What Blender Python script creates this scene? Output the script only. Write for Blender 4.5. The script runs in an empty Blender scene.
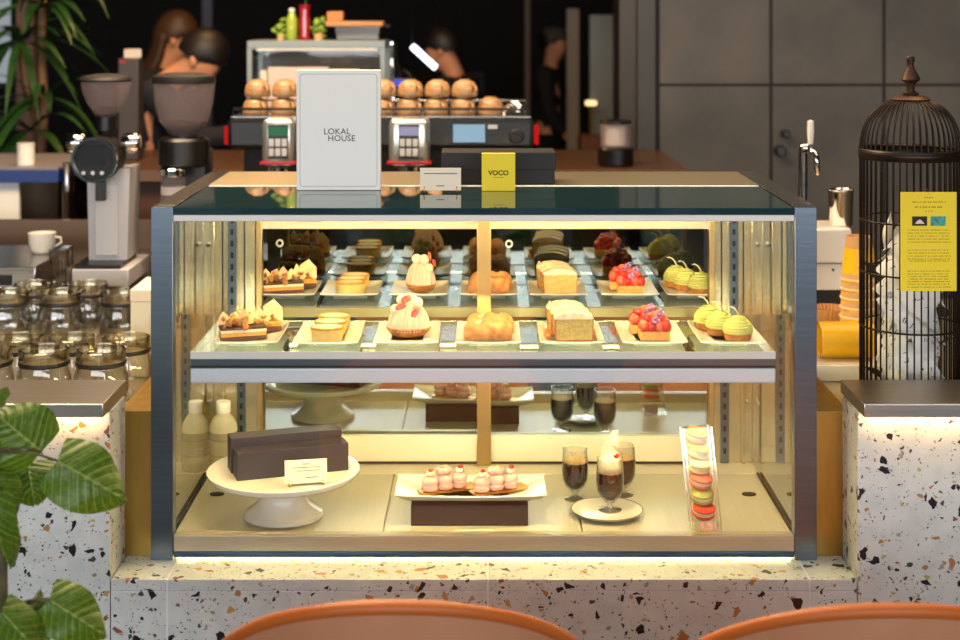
import bpy, bmesh, math, random
from mathutils import Vector, Matrix, Euler, Quaternion
random.seed(7)
PI = math.pi
SC = bpy.context.scene
COL = SC.collection
F, CX, CY, D0, H = 1500.0, 483.0, 12.0, 2.7, 1.61      # focal length in pixels, vanishing point, lens to glass, lens height

def P(px, py, d):
    return Vector(((px - CX) * d / F, d - D0, H - (py - CY) * d / F))

# ------------------------------------------------------------------ materials
def lin(c):
    return tuple(((v / 255) / 12.92 if v / 255 <= 0.04045 else ((v / 255 + 0.055) / 1.055) ** 2.4) for v in c) + (1.0,)

def new_mat(name):
    m = bpy.data.materials.new(name); m.use_nodes = True
    nt = m.node_tree; nt.nodes.clear()
    return m, nt, nt.nodes.new('ShaderNodeOutputMaterial')

def ramp(nt, fac, stops):
    r = nt.nodes.new('ShaderNodeValToRGB')
    e = r.color_ramp.elements
    while len(e) < len(stops): e.new(0.5)
    for i, (p, c) in enumerate(stops): e[i].position = p; e[i].color = c
    nt.links.new(fac, r.inputs[0]); return r

def math_n(nt, op, a, b=None):
    n = nt.nodes.new('ShaderNodeMath'); n.operation = op
    for i, v in enumerate((a, b)):
        if v is None: continue
        if isinstance(v, (int, float)): n.inputs[i].default_value = v
        else: nt.links.new(v, n.inputs[i])
    return n.outputs[0]

def mixc(nt, fac, a, b):
    n = nt.nodes.new('ShaderNodeMix'); n.data_type = 'RGBA'
    for k, v in ((0, fac), (6, a), (7, b)):
        if isinstance(v, (int, float)): n.inputs[k].default_value = v
        elif isinstance(v, tuple): n.inputs[k].default_value = v
        else: nt.links.new(v, n.inputs[k])
    return n.outputs[2]

def pm(name, col, rough=0.5, metal=0.0, col2=None, scale=20, stretch=(1, 1, 1), bump=0.0, bscale=None, emit=0, sss=0, coat=0, ecol=None, spec=0.5):
    m, nt, out = new_mat(name)
    b = nt.nodes.new('ShaderNodeBsdfPrincipled')
    b.inputs['Base Color'].default_value = lin(col)
    b.inputs['Roughness'].default_value = rough
    b.inputs['Metallic'].default_value = metal
    b.inputs['Specular IOR Level'].default_value = spec
    if sss:
        b.inputs['Subsurface Weight'].default_value = sss
        b.inputs['Subsurface Radius'].default_value = (0.01, 0.006, 0.004)
    if coat: b.inputs['Coat Weight'].default_value = coat; b.inputs['Coat Roughness'].default_value = 0.08
    if emit:
        b.inputs['Emission Color'].default_value = lin(ecol or col); b.inputs['Emission Strength'].default_value = emit
    tc = nt.nodes.new('ShaderNodeTexCoord'); mp = nt.nodes.new('ShaderNodeMapping')
    nt.links.new(tc.outputs['Object'], mp.inputs[0]); mp.inputs['Scale'].default_value = stretch
    n = nt.nodes.new('ShaderNodeTexNoise'); n.inputs['Scale'].default_value = scale; n.inputs['Detail'].default_value = 5
    nt.links.new(mp.outputs[0], n.inputs['Vector'])
    if col2:
        r = ramp(nt, n.outputs[0], [(0.32, lin(col)), (0.68, lin(col2))])
        nt.links.new(r.outputs[0], b.inputs['Base Color'])
    if bump:
        n2 = n
        if bscale:
            n2 = nt.nodes.new('ShaderNodeTexNoise'); n2.inputs['Scale'].default_value = bscale; n2.inputs['Detail'].default_value = 4
            nt.links.new(mp.outputs[0], n2.inputs['Vector'])
        bp = nt.nodes.new('ShaderNodeBump'); bp.inputs['Strength'].default_value = bump; bp.inputs['Distance'].default_value = 0.004
        nt.links.new(n2.outputs[0], bp.inputs['Height']); nt.links.new(bp.outputs[0], b.inputs['Normal'])
    nt.links.new(b.outputs[0], out.inputs[0])
    return m

def glass(name, tint=(0.96, 0.98, 0.97, 1), k=1.0, add=0.0, rough=0.01):
    m, nt, out = new_mat(name)
    t = nt.nodes.new('ShaderNodeBsdfTransparent'); t.inputs[0].default_value = tint
    g = nt.nodes.new('ShaderNodeBsdfGlossy'); g.inputs['Roughness'].default_value = rough; g.inputs[0].default_value = (1, 1, 1, 1)
    f = nt.nodes.new('ShaderNodeLayerWeight'); f.inputs[0].default_value = 0.5
    sch = math_n(nt, 'ADD', math_n(nt, 'MULTIPLY', math_n(nt, 'POWER', f.outputs['Facing'], 5.0), 0.96), 0.04)
    fac = math_n(nt, 'MINIMUM', math_n(nt, 'ADD', math_n(nt, 'MULTIPLY', sch, k), add), 1.0)
    mx = nt.nodes.new('ShaderNodeMixShader')
    nt.links.new(fac, mx.inputs[0]); nt.links.new(t.outputs[0], mx.inputs[1]); nt.links.new(g.outputs[0], mx.inputs[2])
    nt.links.new(mx.outputs[0], out.inputs[0])
    return m

def emitter(name, col, s):
    m, nt, out = new_mat(name)
    e = nt.nodes.new('ShaderNodeEmission'); e.inputs[0].default_value = lin(col); e.inputs[1].default_value = s
    nt.links.new(e.outputs[0], out.inputs[0]); return m

def terrazzo(name):
    m, nt, out = new_mat(name)
    b = nt.nodes.new('ShaderNodeBsdfPrincipled'); b.inputs['Roughness'].default_value = 0.32
    tc = nt.nodes.new('ShaderNodeTexCoord')
    nz = nt.nodes.new('ShaderNodeTexNoise'); nz.inputs['Scale'].default_value = 30; nz.inputs['Detail'].default_value = 3
    nt.links.new(tc.outputs['Object'], nz.inputs['Vector'])
    ws = nt.nodes.new('ShaderNodeVectorMath'); ws.operation = 'SCALE'; ws.inputs['Scale'].default_value = 0.022
    nt.links.new(nz.outputs['Color'], ws.inputs[0])
    ad = nt.nodes.new('ShaderNodeVectorMath'); ad.operation = 'ADD'
    nt.links.new(tc.outputs['Object'], ad.inputs[0]); nt.links.new(ws.outputs[0], ad.inputs[1])
    base = ramp(nt, nz.outputs[0], [(0.3, lin(TZ[0])), (0.7, lin(TZ[1]))]).outputs[0]
    K = (22, 20, 24)
    layers = [(330, 0.06, 0.14, [(100, 98, 92), (150, 120, 80), K, (165, 160, 140)]),
              (130, 0.085, 0.16, [K, (168, 128, 78), K, (70, 68, 66), (176, 168, 110), (150, 150, 148), (130, 84, 60)]),
              (66, 0.075, 0.16, [K, K, (176, 122, 72), K, K, (186, 150, 90), (134, 84, 66)]),
              (46, 0.030, 0.16, [K, (172, 112, 68), K, (184, 140, 90)])]
    for i, (sc, p, e0, cols) in enumerate(layers):
        mp = nt.nodes.new('ShaderNodeMapping'); mp.inputs['Location'].default_value = (i * 3.7, i * 1.3, i * 2.1)
        nt.links.new(ad.outputs[0], mp.inputs[0])
        v = nt.nodes.new('ShaderNodeTexVoronoi'); v.inputs['Scale'].default_value = sc
        v2 = nt.nodes.new('ShaderNodeTexVoronoi'); v2.feature = 'DISTANCE_TO_EDGE'; v2.inputs['Scale'].default_value = sc
        nt.links.new(mp.outputs[0], v.inputs['Vector']); nt.links.new(mp.outputs[0], v2.inputs['Vector'])
        sp = nt.nodes.new('ShaderNodeSeparateColor'); nt.links.new(v.outputs['Color'], sp.inputs[0])
        pick = math_n(nt, 'LESS_THAN', sp.outputs[0], p)
        thr = math_n(nt, 'MULTIPLY', sp.outputs[2], e0)
        inside = math_n(nt, 'GREATER_THAN', v2.outputs['Distance'], math_n(nt, 'ADD', thr, 0.05))
        fac = math_n(nt, 'MULTIPLY', pick, inside)
        n = len(cols)
        r = ramp(nt, sp.outputs[1], [(j / n, lin(c)) for j, c in enumerate(cols)]); r.color_ramp.interpolation = 'CONSTANT'
        base = mixc(nt, fac, base, r.outputs[0])
    nt.links.new(base, b.inputs['Base Color']); nt.links.new(b.outputs[0], out.inputs[0])
    return m

TZ = ((198, 207, 208), (214, 221, 220))
M = {}
M['terrazzo'] = terrazzo('terrazzo')
M['seam'] = pm('seam_filler', (232, 234, 236), 0.5)
M['steel'] = pm('brushed_steel', (118, 130, 142), 0.28, 1.0, col2=(110, 122, 134), scale=6, stretch=(1, 1, 40), bump=0.02)
M['steelh'] = pm('brushed_steel_flat', (178, 178, 176), 0.22, 1.0, col2=(152, 152, 152), scale=6, stretch=(1, 40, 40), bump=0.02)
M['steeldark'] = pm('steel_worktop', (196, 190, 182), 0.3, 1.0, col2=(182, 176, 168), scale=5, stretch=(1, 30, 30))
M['satin'] = pm('satin_steel', (222, 208, 176), 0.34, 1.0, col2=(205, 196, 172), scale=5, stretch=(40, 40, 1))
M['cream'] = pm('cream_enamel', (232, 224, 204), 0.35)
M['gold'] = pm('gold_wire', (226, 170, 70), 0.22, 1.0)
M['brass'] = pm('brushed_brass', (186, 156, 84), 0.34, 1.0, col2=(168, 138, 70), scale=5, stretch=(8, 8, 1))
M['chrome'] = pm('chrome', (225, 225, 225), 0.08, 1.0)
M['black'] = pm('black_plastic', (13, 13, 14), 0.35)
M['matblack'] = pm('matt_black', (15, 14, 16), 0.6)
M['navybox'] = pm('dark_plum_paperboard', (42, 35, 46), 0.45)
def frosted(name, col, opaq, rough=.3):
    m, nt, out = new_mat(name)
    t = nt.nodes.new('ShaderNodeBsdfTransparent'); t.inputs[0].default_value = (.98, .98, .96, 1)
    b = nt.nodes.new('ShaderNodeBsdfPrincipled'); b.inputs['Base Color'].default_value = lin(col); b.inputs['Roughness'].default_value = rough
    tl = nt.nodes.new('ShaderNodeBsdfTranslucent'); tl.inputs[0].default_value = lin(col)
    m2 = nt.nodes.new('ShaderNodeMixShader'); m2.inputs[0].default_value = .5
    nt.links.new(b.outputs[0], m2.inputs[1]); nt.links.new(tl.outputs[0], m2.inputs[2])
    mx = nt.nodes.new('ShaderNodeMixShader'); mx.inputs[0].default_value = opaq
    nt.links.new(t.outputs[0], mx.inputs[1]); nt.links.new(m2.outputs[0], mx.inputs[2]); nt.links.new(mx.outputs[0], out.inputs[0])
    return m
M['smoke'] = frosted('smoky_plastic', (228, 208, 212), .17, .08)
M['flank'] = pm('olive_gold_steel', (216, 202, 162), 0.26, 0.9)
M['bandgold'] = pm('dull_gold_band', (146, 134, 98), 0.35, 0.5)
M['rail'] = pm('warm_satin_rail', (198, 186, 160), 0.38, 0.7, col2=(192, 180, 154), scale=5, stretch=(1, 30, 30))
M['white'] = pm('white_ceramic', (236, 232, 222), 0.22, coat=0.4)
M['paper'] = pm('white_paper', (232, 232, 228), 0.7)
M['card'] = pm('cream_card', (248, 232, 208), 0.7)
M['ink'] = pm('dark_ink', (60, 60, 62), 0.7)
M['yellow'] = pm('yellow_paper', (244, 216, 36), 0.6)
M['yellowcup'] = pm('yellow_card', (244, 190, 20), 0.45)
M['tan'] = pm('kraft_tan', (210, 166, 112), 0.6)
M['glass'] = glass('front_glass', (0.985, 0.99, 0.985, 1), 0.8)
M['sideglass'] = glass('side_glass', (0.95, 0.97, 0.95, 1), 1.5, 0.12)
def edge_glass(name, mid, edge, k, add):
    m = glass(name, mid, k, add); nt = m.node_tree
    t = [n for n in nt.nodes if n.type == 'BSDF_TRANSPARENT'][0]; f = [n for n in nt.nodes if n.type == 'LAYER_WEIGHT'][0]
    c = mixc(nt, math_n(nt, 'POWER', f.outputs['Facing'], 3.0), mid, edge); nt.links.new(c, t.inputs[0]); return m
M['cupglass'] = edge_glass('drinking_glass', (.97, .97, .96, 1), (.34, .30, .24, 1), 1.9, .012)

M['acrylic'] = glass('clear_acrylic', (0.975, 0.975, 0.955, 1), .6, 0.0)
M['topglass'] = pm('dark_teal_top_glass', (34, 58, 64), 0.02, 0.0, spec=0.6)
M['edgeglass'] = pm('green_glass_edge', (24, 70, 74), 0.1)
M['shelfglass'] = glass('shelf_glass', (0.74, 0.87, 0.90, 1), 1.2, 0.04)
M['mirror'] = pm('grey_mirror', (206, 214, 208), 0.012, 1.0)
M['dimmirror'] = pm('dimmed_mirror', (112, 116, 110), 0.012, 1.0)  # darker copy of the mirror; its colour dims the upper reflections
M['led'] = emitter('warm_led', (255, 214, 140), 1.0)
M['trimwhite'] = pm('white_trim', (226, 226, 222), 0.3)

# ------------------------------------------------------------------ mesh builder
class MB:
    def __init__(s): s.bm = bmesh.new(); s.mi = 0; s.uv = None
    def _tag(s, faces):
        for f in faces: f.material_index = s.mi
    def box(s, c, size, bev=0.0, rot=None, seg=2):
        r = bmesh.ops.create_cube(s.bm, size=1.0); vs = r['verts']
        m = Matrix.Translation(Vector(c)) @ (Euler(rot).to_matrix().to_4x4() if rot else Matrix()) @ Matrix.Diagonal((*size, 1))
        bmesh.ops.transform(s.bm, matrix=m, verts=vs)
        fs = {f for v in vs for f in v.link_faces}; s._tag(fs)
        if bev:
            es = list({e for v in vs for e in v.link_edges})
            rr = bmesh.ops.bevel(s.bm, geom=es, offset=min(bev, min(size) * 0.49), segments=seg, affect='EDGES', profile=0.5, clamp_overlap=True)
            s._tag(rr['faces'])
        return s
    def bb(s, x0, x1, y0, y1, z0, z1, bev=0.0):
        return s.box(((x0 + x1) / 2, (y0 + y1) / 2, (z0 + z1) / 2), (abs(x1 - x0), abs(y1 - y0), abs(z1 - z0)), bev)
    def lathe(s, prof, c=(0, 0, 0), n=32, sx=1, sy=1, m=None, rot=0):
        c = Vector(c); rings = []
        if 9 < n < 20: n = 20
        for r, z in prof:
            if r < 1e-6: ps = [Vector((0, 0, z))]
            else: ps = [Vector((r * math.cos(2 * PI * i / n + rot) * sx, r * math.sin(2 * PI * i / n + rot) * sy, z)) for i in range(n)]
            if m: ps = [m @ p for p in ps]
            rings.append([s.bm.verts.new(p + c) for p in ps])
        fs = []
        for a, b in zip(rings, rings[1:]):
            for i in range(n):
                j = (i + 1) % n
                if len(a) == 1 and len(b) == 1: continue
                if len(a) == 1: q = (a[0], b[j], b[i])
                elif len(b) == 1: q = (a[i], a[j], b[0])
                else: q = (a[i], a[j], b[j], b[i])
                fs.append(s.bm.faces.new(q))
        s._tag(fs); return s
    def cyl(s, c, r, h, n=24, axis='z', r2=None, bev=0.0):
        r2 = r if r2 is None else r2
        m = {'z': None, 'y': Matrix.Rotation(-PI / 2, 3, 'X'), 'x': Matrix.Rotation(PI / 2, 3, 'Y')}[axis]
        b = min(bev, h * 0.45)
        pr = [(0, -h / 2), (r - b, -h / 2)] + ([(r, -h / 2 + b)] if b else []) + ([(r2, h / 2 - b)] if b else []) + [(r2 - b, h / 2), (0, h / 2)]
        return s.lathe(pr, c, n, m=m)
    def tube(s, pts, r, n=8, closed=False):
        pts = [Vector(p) for p in pts]; k = len(pts); rings = []
        rs = r if isinstance(r, (list, tuple)) else [r] * k
        up = Vector((0, 0, 1)); prev = None
        for i, p in enumerate(pts):
            a = pts[(i - 1) % k] if (closed or i) else p; b = pts[(i + 1) % k] if (closed or i < k - 1) else p
            t = (b - a).normalized()
            if prev is None:
                x = t.cross(up)
                if x.length < 1e-3: x = t.cross(Vector((1, 0, 0)))
            else: x = prev - t * prev.dot(t)
            x.normalize(); prev = x; y = t.cross(x)
            rings.append([s.bm.verts.new(p + (x * math.cos(2 * PI * j / n) + y * math.sin(2 * PI * j / n)) * rs[i]) for j in range(n)])
        fs = []
        for i in range(k if closed else k - 1):
            a, b = rings[i], rings[(i + 1) % k]
            for j in range(n): fs.append(s.bm.faces.new((a[j], a[(j + 1) % n], b[(j + 1) % n], b[j])))
        if not closed:
            fs.append(s.bm.faces.new(rings[0][::-1])); fs.append(s.bm.faces.new(rings[-1]))
        s._tag(fs); return s
    def ball(s, c, r, sc=(1, 1, 1), sub=2, jit=0.0, rot=None):
        res = bmesh.ops.create_icosphere(s.bm, subdivisions=sub, radius=r); vs = res['verts']
        if jit:
            for v in vs: v.co *= 1 + random.uniform(-jit, jit)
        m = Matrix.Translation(Vector(c)) @ (Euler(rot).to_matrix().to_4x4() if rot else Matrix()) @ Matrix.Diagonal((*sc, 1))
        bmesh.ops.transform(s.bm, matrix=m, verts=vs)
        s._tag({f for v in vs for f in v.link_faces}); return s
    def prism(s, poly, y0, y1, m=None):
        """polygon in x-z, extruded along y"""
        f = lambda p, y: (m @ Vector((p[0], y, p[1]))) if m else Vector((p[0], y, p[1]))
        a = [s.bm.verts.new(f(p, y0)) for p in poly]; b = [s.bm.verts.new(f(p, y1)) for p in poly]
        fs = [s.bm.faces.new(a), s.bm.faces.new(b[::-1])]
        k = len(poly)
        for i in range(k): fs.append(s.bm.faces.new((a[i], b[i], b[(i + 1) % k], a[(i + 1) % k])))
        s._tag(fs); return s
    def sheet(s, fn, nu, nv, thick=0.0, uv=False):
        g = [[s.bm.verts.new(fn(u / nu, v / nv)) for v in range(nv + 1)] for u in range(nu + 1)]
        if uv and s.uv is None: s.uv = s.bm.loops.layers.uv.new('UVMap')
        fs = []
        for u in range(nu):
            for v in range(nv):
                f = s.bm.faces.new((g[u][v], g[u + 1][v], g[u + 1][v + 1], g[u][v + 1])); fs.append(f)
                if uv:
                    for l, q in zip(f.loops, ((u, v), (u + 1, v), (u + 1, v + 1), (u, v + 1))): l[s.uv].uv = (q[0] / nu, q[1] / nv)
        s._tag(fs)
        if thick:
            s.bm.normal_update()
            r = bmesh.ops.solidify(s.bm, geom=fs, thickness=thick)
            s._tag([x for x in r['geom'] if isinstance(x, bmesh.types.BMFace)])
        return s
    def build(s, name, mat, parent=None, smooth=20):
        if s.uv is None or True: bmesh.ops.recalc_face_normals(s.bm, faces=s.bm.faces[:])
        me = bpy.data.meshes.new(name); s.bm.to_mesh(me); s.bm.free()
        for mm in (mat if isinstance(mat, (list, tuple)) else [mat]): me.materials.append(mm)
        if smooth:
            me.shade_smooth()
            if smooth < 180: me.set_sharp_from_angle(angle=math.radians(smooth))
        o = bpy.data.objects.new(name, me); COL.objects.link(o)
        if parent: o.parent = parent
        return o

def tag(o, label=None, cat=None, group=None, kind=None):
    if label: o['label'] = label
    if cat: o['category'] = cat
    if group: o['group'] = group
    if kind: o['kind'] = kind
    return o

def thing(name, label, cat, loc=(0, 0, 0), rz=0.0, group=None):
    o = bpy.data.objects.new(name, None); COL.objects.link(o)
    o.empty_display_size = 0.05; o.location = loc; o.rotation_euler = (0, 0, rz)
    return tag(o, label, cat, group)

def kids(o): return [c for c in list(bpy.data.objects) if c.parent == o]

def dup(root, loc, rz=None, label=None, group=None, scale=None):
    r = root.copy(); COL.objects.link(r); r.location = loc
    if rz is not None: r.rotation_euler = (0, 0, rz)
    if scale: r.scale = scale if isinstance(scale, tuple) else (scale,) * 3
    if label: r['label'] = label
    if group: r['group'] = group
    for ch in kids(root):
        c = ch.copy(); COL.objects.link(c); c.parent = r
        for g in kids(ch):
            d = g.copy(); COL.objects.link(d); d.parent = c
    return r

def text_mesh(body, size, mat, parent, loc, rot=(PI / 2, 0, 0), name='lettering', align='CENTER', spacing=1.0, ext=0.0003, off=0.0):
    cu = bpy.data.curves.new('t', 'FONT'); cu.body = body; cu.size = size; cu.align_x = align; cu.align_y = 'CENTER'
    cu.space_character = spacing; cu.extrude = ext; cu.offset = off; cu.resolution_u = 3
    t = bpy.data.objects.new('t', cu); COL.objects.link(t)
    dg = bpy.context.evaluated_depsgraph_get()
    me = bpy.data.meshes.new_from_object(t.evaluated_get(dg)); me.name = name
    me.transform(Matrix.Translation(Vector(loc)) @ Euler(rot).to_matrix().to_4x4())
    me.materials.clear(); me.materials.append(mat)
    bpy.data.objects.remove(t)
    o = bpy.data.objects.new(name, me); COL.objects.link(o); o.parent = parent
    return o

def skin_mesh(name, pts, edges, mat, parent, sub=2):
    """pts: list of (pos, radius); grown with a skin modifier, then baked to a mesh"""
    me = bpy.data.meshes.new('sk'); me.from_pydata([p for p, _ in pts], edges, [])
    o = bpy.data.objects.new('sk', me); COL.objects.link(o)
    o.modifiers.new('s', 'SKIN'); md = o.modifiers.new('u', 'SUBSURF'); md.levels = sub; md.render_levels = sub
    for i, (_, r) in enumerate(pts):
        rr = r if isinstance(r, tuple) else (r, r)
        me.skin_vertices[0].data[i].radius = rr
        me.skin_vertices[0].data[i].use_root = (i == 0)
    dg = bpy.context.evaluated_depsgraph_get()
    nm = bpy.data.meshes.new_from_object(o.evaluated_get(dg)); nm.name = name
    bpy.data.objects.remove(o)
    nm.materials.clear(); nm.materials.append(mat); nm.shade_smooth()
    q = bpy.data.objects.new(name, nm); COL.objects.link(q); q.parent = parent
    return q
WORLD, DAY, BAR, FRONT = 1.2, 300.0, 60.0, 12.0
LED_TOP, LED_REAR, LED_UNDER, LED_SHELF, LED_LEDGE = 128.0, 34.0, 36.0, 135.0, 45.0
# ------------------------------------------------------------------ camera, world
cam = bpy.data.cameras.new('camera'); co = bpy.data.objects.new('camera', cam); COL.objects.link(co)
co.location = (0, -D0, H); co.rotation_euler = (PI / 2, 0, 0)
cam.sensor_width = 36; cam.lens = F / 960 * 36; cam.shift_x = (480 - CX) / 960; cam.shift_y = -(320 - CY) / 960
cam.clip_start = 0.05
cam.dof.use_dof = True; cam.dof.focus_distance = 2.82; cam.dof.aperture_fstop = 3.8
SC.camera = co
SC.view_settings.view_transform = 'Standard'; SC.view_settings.look = 'None'; SC.view_settings.gamma = 1.0
SC.view_settings.use_curve_mapping = False; SC.view_settings.exposure = 0.0
SC.cycles.transparent_max_bounces = 24; SC.cycles.max_bounces = 10; SC.cycles.glossy_bounces = 6
SC.cycles.sample_clamp_indirect = 6
w = bpy.data.worlds.new('world'); SC.world = w; w.use_nodes = True
bg = w.node_tree.nodes['Background']; bg.inputs[0].default_value = lin((205, 222, 240)); bg.inputs[1].default_value = WORLD

def area(name, loc, size, power, col, rot, spread=PI):
    l = bpy.data.lights.new(name, 'AREA'); l.shape = 'RECTANGLE'; l.size, l.size_y = size
    l.energy = power; l.color = lin(col)[:3]; l.spread = spread
    o = bpy.data.objects.new(name, l); COL.objects.link(o); o.location = loc; o.rotation_euler = rot
    return o

# ------------------------------------------------------------------ the room
def struct(name, mb, mat): return tag(mb.build(name, mat), kind='structure')
M['floor'] = pm('dark_floor', (58, 54, 52), 0.75, spec=.2, col2=(48, 44, 42), scale=3)
M['darkwall'] = pm('near_black_wall', (26, 22, 22), 0.7, col2=(20, 17, 17), scale=2)
M['ceil'] = pm('dark_ceiling', (46, 42, 40), 0.8)
M['concrete'] = pm('grey_stone_panel', (90, 85, 77), 0.55, col2=(66, 64, 60), scale=3.2, bump=0.08, bscale=9)
M['bronze'] = pm('bronze_panel', (54, 46, 36), 0.35, 0.6)
M['outground'] = pm('pale_paving', (150, 150, 146), 0.8, col2=(120, 122, 118), scale=2)
M['hedge'] = pm('hedge_leaves', (66, 120, 62), 0.6, col2=(28, 66, 34), scale=26, bump=0.6)
struct('floor', MB().bb(-6, 6, -6.6, 12, -0.1, 0), M['floor'])
struct('ceiling', MB().bb(-6, 6, -6.6, 12, 3.1, 3.2), M['ceil'])
struct('wall_left', MB().bb(-6.1, -6, -6.6, 12, 0, 3.1), M['darkwall'])
struct('wall_right', MB().bb(6, 6.1, -6.6, 12, 0, 3.1), M['darkwall'])
struct('wall_back', MB().bb(-6, 6, 12, 12.1, 0, 3.1), M['darkwall'])
# glazed street front behind the viewer
bays = [(-5.8, -4.2), (-4.0, -2.4), (-2.2, -1.25), (-0.95, -0.5), (0.1, 0.55), (1.1, 2.4), (2.6, 4.2), (4.4, 5.8)]
fw = MB(); xs = [-6] + [v for b in bays for v in b] + [6]
for i in range(0, len(xs), 2): fw.bb(xs[i], xs[i + 1], -6.6, -6.5, 0, 3.1)
fw.bb(-6, 6, -6.6, -6.5, 2.8, 3.1)
struct('wall_front', fw, M['darkwall'])
for i, (a, b) in enumerate(bays):
    struct('window_%d' % (i + 1), MB().bb(a, b, -6.56, -6.55, 0.02, 2.8), M['sideglass'] if False else M['glass'])
struct('ground', MB().bb(-14, 14, -22, -6.6, -0.12, -0.02), M['outground'])
for k, (x, y, r) in enumerate([(-3.2, -8.4, .8), (-1.5, -8.0, .6), (-.35, -9.3, .7), (2.0, -8.6, .7)]):
    b = MB()
    for j in range(26):
        a = random.uniform(0, 2 * PI); q = random.uniform(0, .75) * r
        b.ball((q * math.cos(a), q * .6 * math.sin(a), random.uniform(.1, 1.3)), random.uniform(.16, .3), sub=2, jit=.12)
    o = b.build('street_shrub', M['hedge']); o.location = (x, y, -.04)
    tag(o, 'green shrub outside the street windows, reflected in the display case', 'shrub', 'shrubs outside the windows')

M['potplant'] = pm('indoor_leaves', (60, 130, 60), .5, col2=(26, 70, 34), scale=30, bump=.5)
for k, (x, y, nm) in enumerate(((-1.15, -4.7, 'leftmost of three'), (-.5, -5.0, 'middle of three'), (.22, -4.8, 'rightmost of three'))):
    t = thing('potted_shrub', 'low green potted shrub behind the viewer, %s, reflected in the case' % nm, 'potted plant', (x, y, 0))
    MB().lathe([(0, 0), (.11, 0), (.15, .2), (.14, .2), (.13, .17), (0, .16)], n=28).build('pot', M['concrete'] if 'concrete' in M else M['hedge'], t, 50)
    b = MB()
    for j in range(70):
        a, q, z = random.uniform(0, 6.28), random.uniform(0, .22), random.uniform(.2, .62)
        b.ball((q * math.cos(a), q * math.sin(a), z), random.uniform(.03, .06), (1, .9, .5), 1, .15, (random.uniform(-.8, .8), random.uniform(-.8, .8), 0))
    b.build('foliage', M['potplant'], t, 180)

# right-hand panelled stone wall: slabs with dark joints
cw = MB(); yw = 2.9
X0 = P(658, 0, 5.6).x
zs = [0.0, P(0, 85, 5.6).z, 3.1]
pw = (771 - 658) * 5.6 / F
cw.mi = 1; cw.bb(X0 - .012, 6, yw + .012, yw + .2, 0, 3.1); cw.mi = 0
x = X0
while x < 6:
    x1 = min(x + pw, 6)
    cw.bb(x + .006, x1 - .006, yw, yw + .03, 0, zs[1] - .005); cw.bb(x + .006, x1 - .006, yw, yw + .03, zs[1] + .005, 3.1); x = x1
struct('wall_stone', cw, [M['concrete'], M['darkwall']])
struct('trim_1', MB().bb(P(637, 0, 5.6).x, X0 - .014, yw - .03, yw + .25, 0, 3.1), pm('grey_pilaster', (58, 57, 54), 0.5, col2=(48, 47, 45), scale=4))
struct('trim_2', MB().bb(P(617, 0, 5.7).x, P(637, 0, 5.6).x - .001, yw, yw + .25, 0, 3.1), M['bronze'])
M['coolpanel'] = pm('frosted_panel', (150, 160, 156), 0.3, 0.3, col2=(96, 92, 88), scale=.8)
struct('door_1', MB().bb(P(590, 0, 8).x, P(613, 0, 8).x, 5.3, 5.36, 0, P(0, 15, 8).z), M['coolpanel'])
struct('door_2', MB().bb(P(567, 0, 9).x, P(579, 0, 9).x, 6.3, 6.36, 0, 1.63), pm('pale_door_edge', (150, 140, 126), 0.6))
struct('trim_3', MB().bb(P(526, 0, 9).x, P(531, 0, 9).x, 6.5, 6.56, 0, 3.1), pm('brown_post', (96, 74, 56), 0.6))
struct('trim_4', MB().bb(P(202, 0, 8).x, P(212, 0, 8).x, 5.3, 5.4, 0, 3.1), pm('dark_blue_post', (56, 58, 78), 0.6))
struct('trim_5', MB().bb(P(16, 0, 6.5).x, P(33, 0, 6.5).x, 3.8, 3.9, 0, 3.1), pm('brown_wall_strip', (104, 82, 74), 0.7))
struct('window_9', MB().bb(P(-60, 0, 7).x, P(8, 0, 7).x, 4.3, 4.34, 1.28, 2.4), emitter('bright_side_window', (190, 200, 205), 0.55))

# ------------------------------------------------------------------ terrazzo counter
LX, RX, FY, LZ, CZ = -0.649, 0.652, -0.091, 0.623, 0.9134
ct = thing('terrazzo_counter', 'long white terrazzo counter with black and tan chips and a lit recess', 'counter')
def tp(name, x0, x1, y0, y1, z0, z1): return MB().bb(x0, x1, y0, y1, z0, z1, 0.0015).build(name, M['terrazzo'], ct)
tp('front_panel', -3.2, LX, FY, 0.02, 0, CZ)
tp('front_panel', RX, 3.2, FY, 0.02, 0, CZ)
JX = [LX, P(167, 0, 2.609).x, P(488, 0, 2.609).x, P(810, 0, 2.609).x, RX]
g = .0016
for a, b in zip(JX, JX[1:]):
    tp('front_panel', a + g, b - g, FY, 0.02, 0, LZ - 0.02)
    tp('ledge_slab', a + g, b - g, FY, 0.70, LZ - 0.02, LZ)
for x in JX[1:-1]: MB().bb(x - g, x + g, FY + .0008, 0.60, 0, LZ - .0008).build('joint', M['seam'], ct)
for sx, x in ((-1, LX), (1, RX)):
    b = MB(); b.bb(min(x, x + sx * .012), max(x, x + sx * .012), .021, .70, LZ - .02, .886, .001)
    tag(b.build('recess_panel', M['brass'], ct), 'brass side panel of the recess')
for sx, xa, xb in ((-1, LX, -.6005), (1, .6035, RX)):
    b = MB(); b.bb(xa, xb, .0215, .026, LZ + .0003, .8855); tag(b.build('recess_panel', M['brass'], ct), 'brass filler panel beside the case')
    b = MB(); b.bb(xa, xb, .0262, .69, .8815, .8855); tag(b.build('recess_cover', M['brass'], ct), 'brass cover strip beside the case')
b = MB().bb(LX, RX, .70, .72, LZ - .02, .886); tag(b.build('recess_panel', M['brass'], ct), 'brass back panel of the recess')
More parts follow.
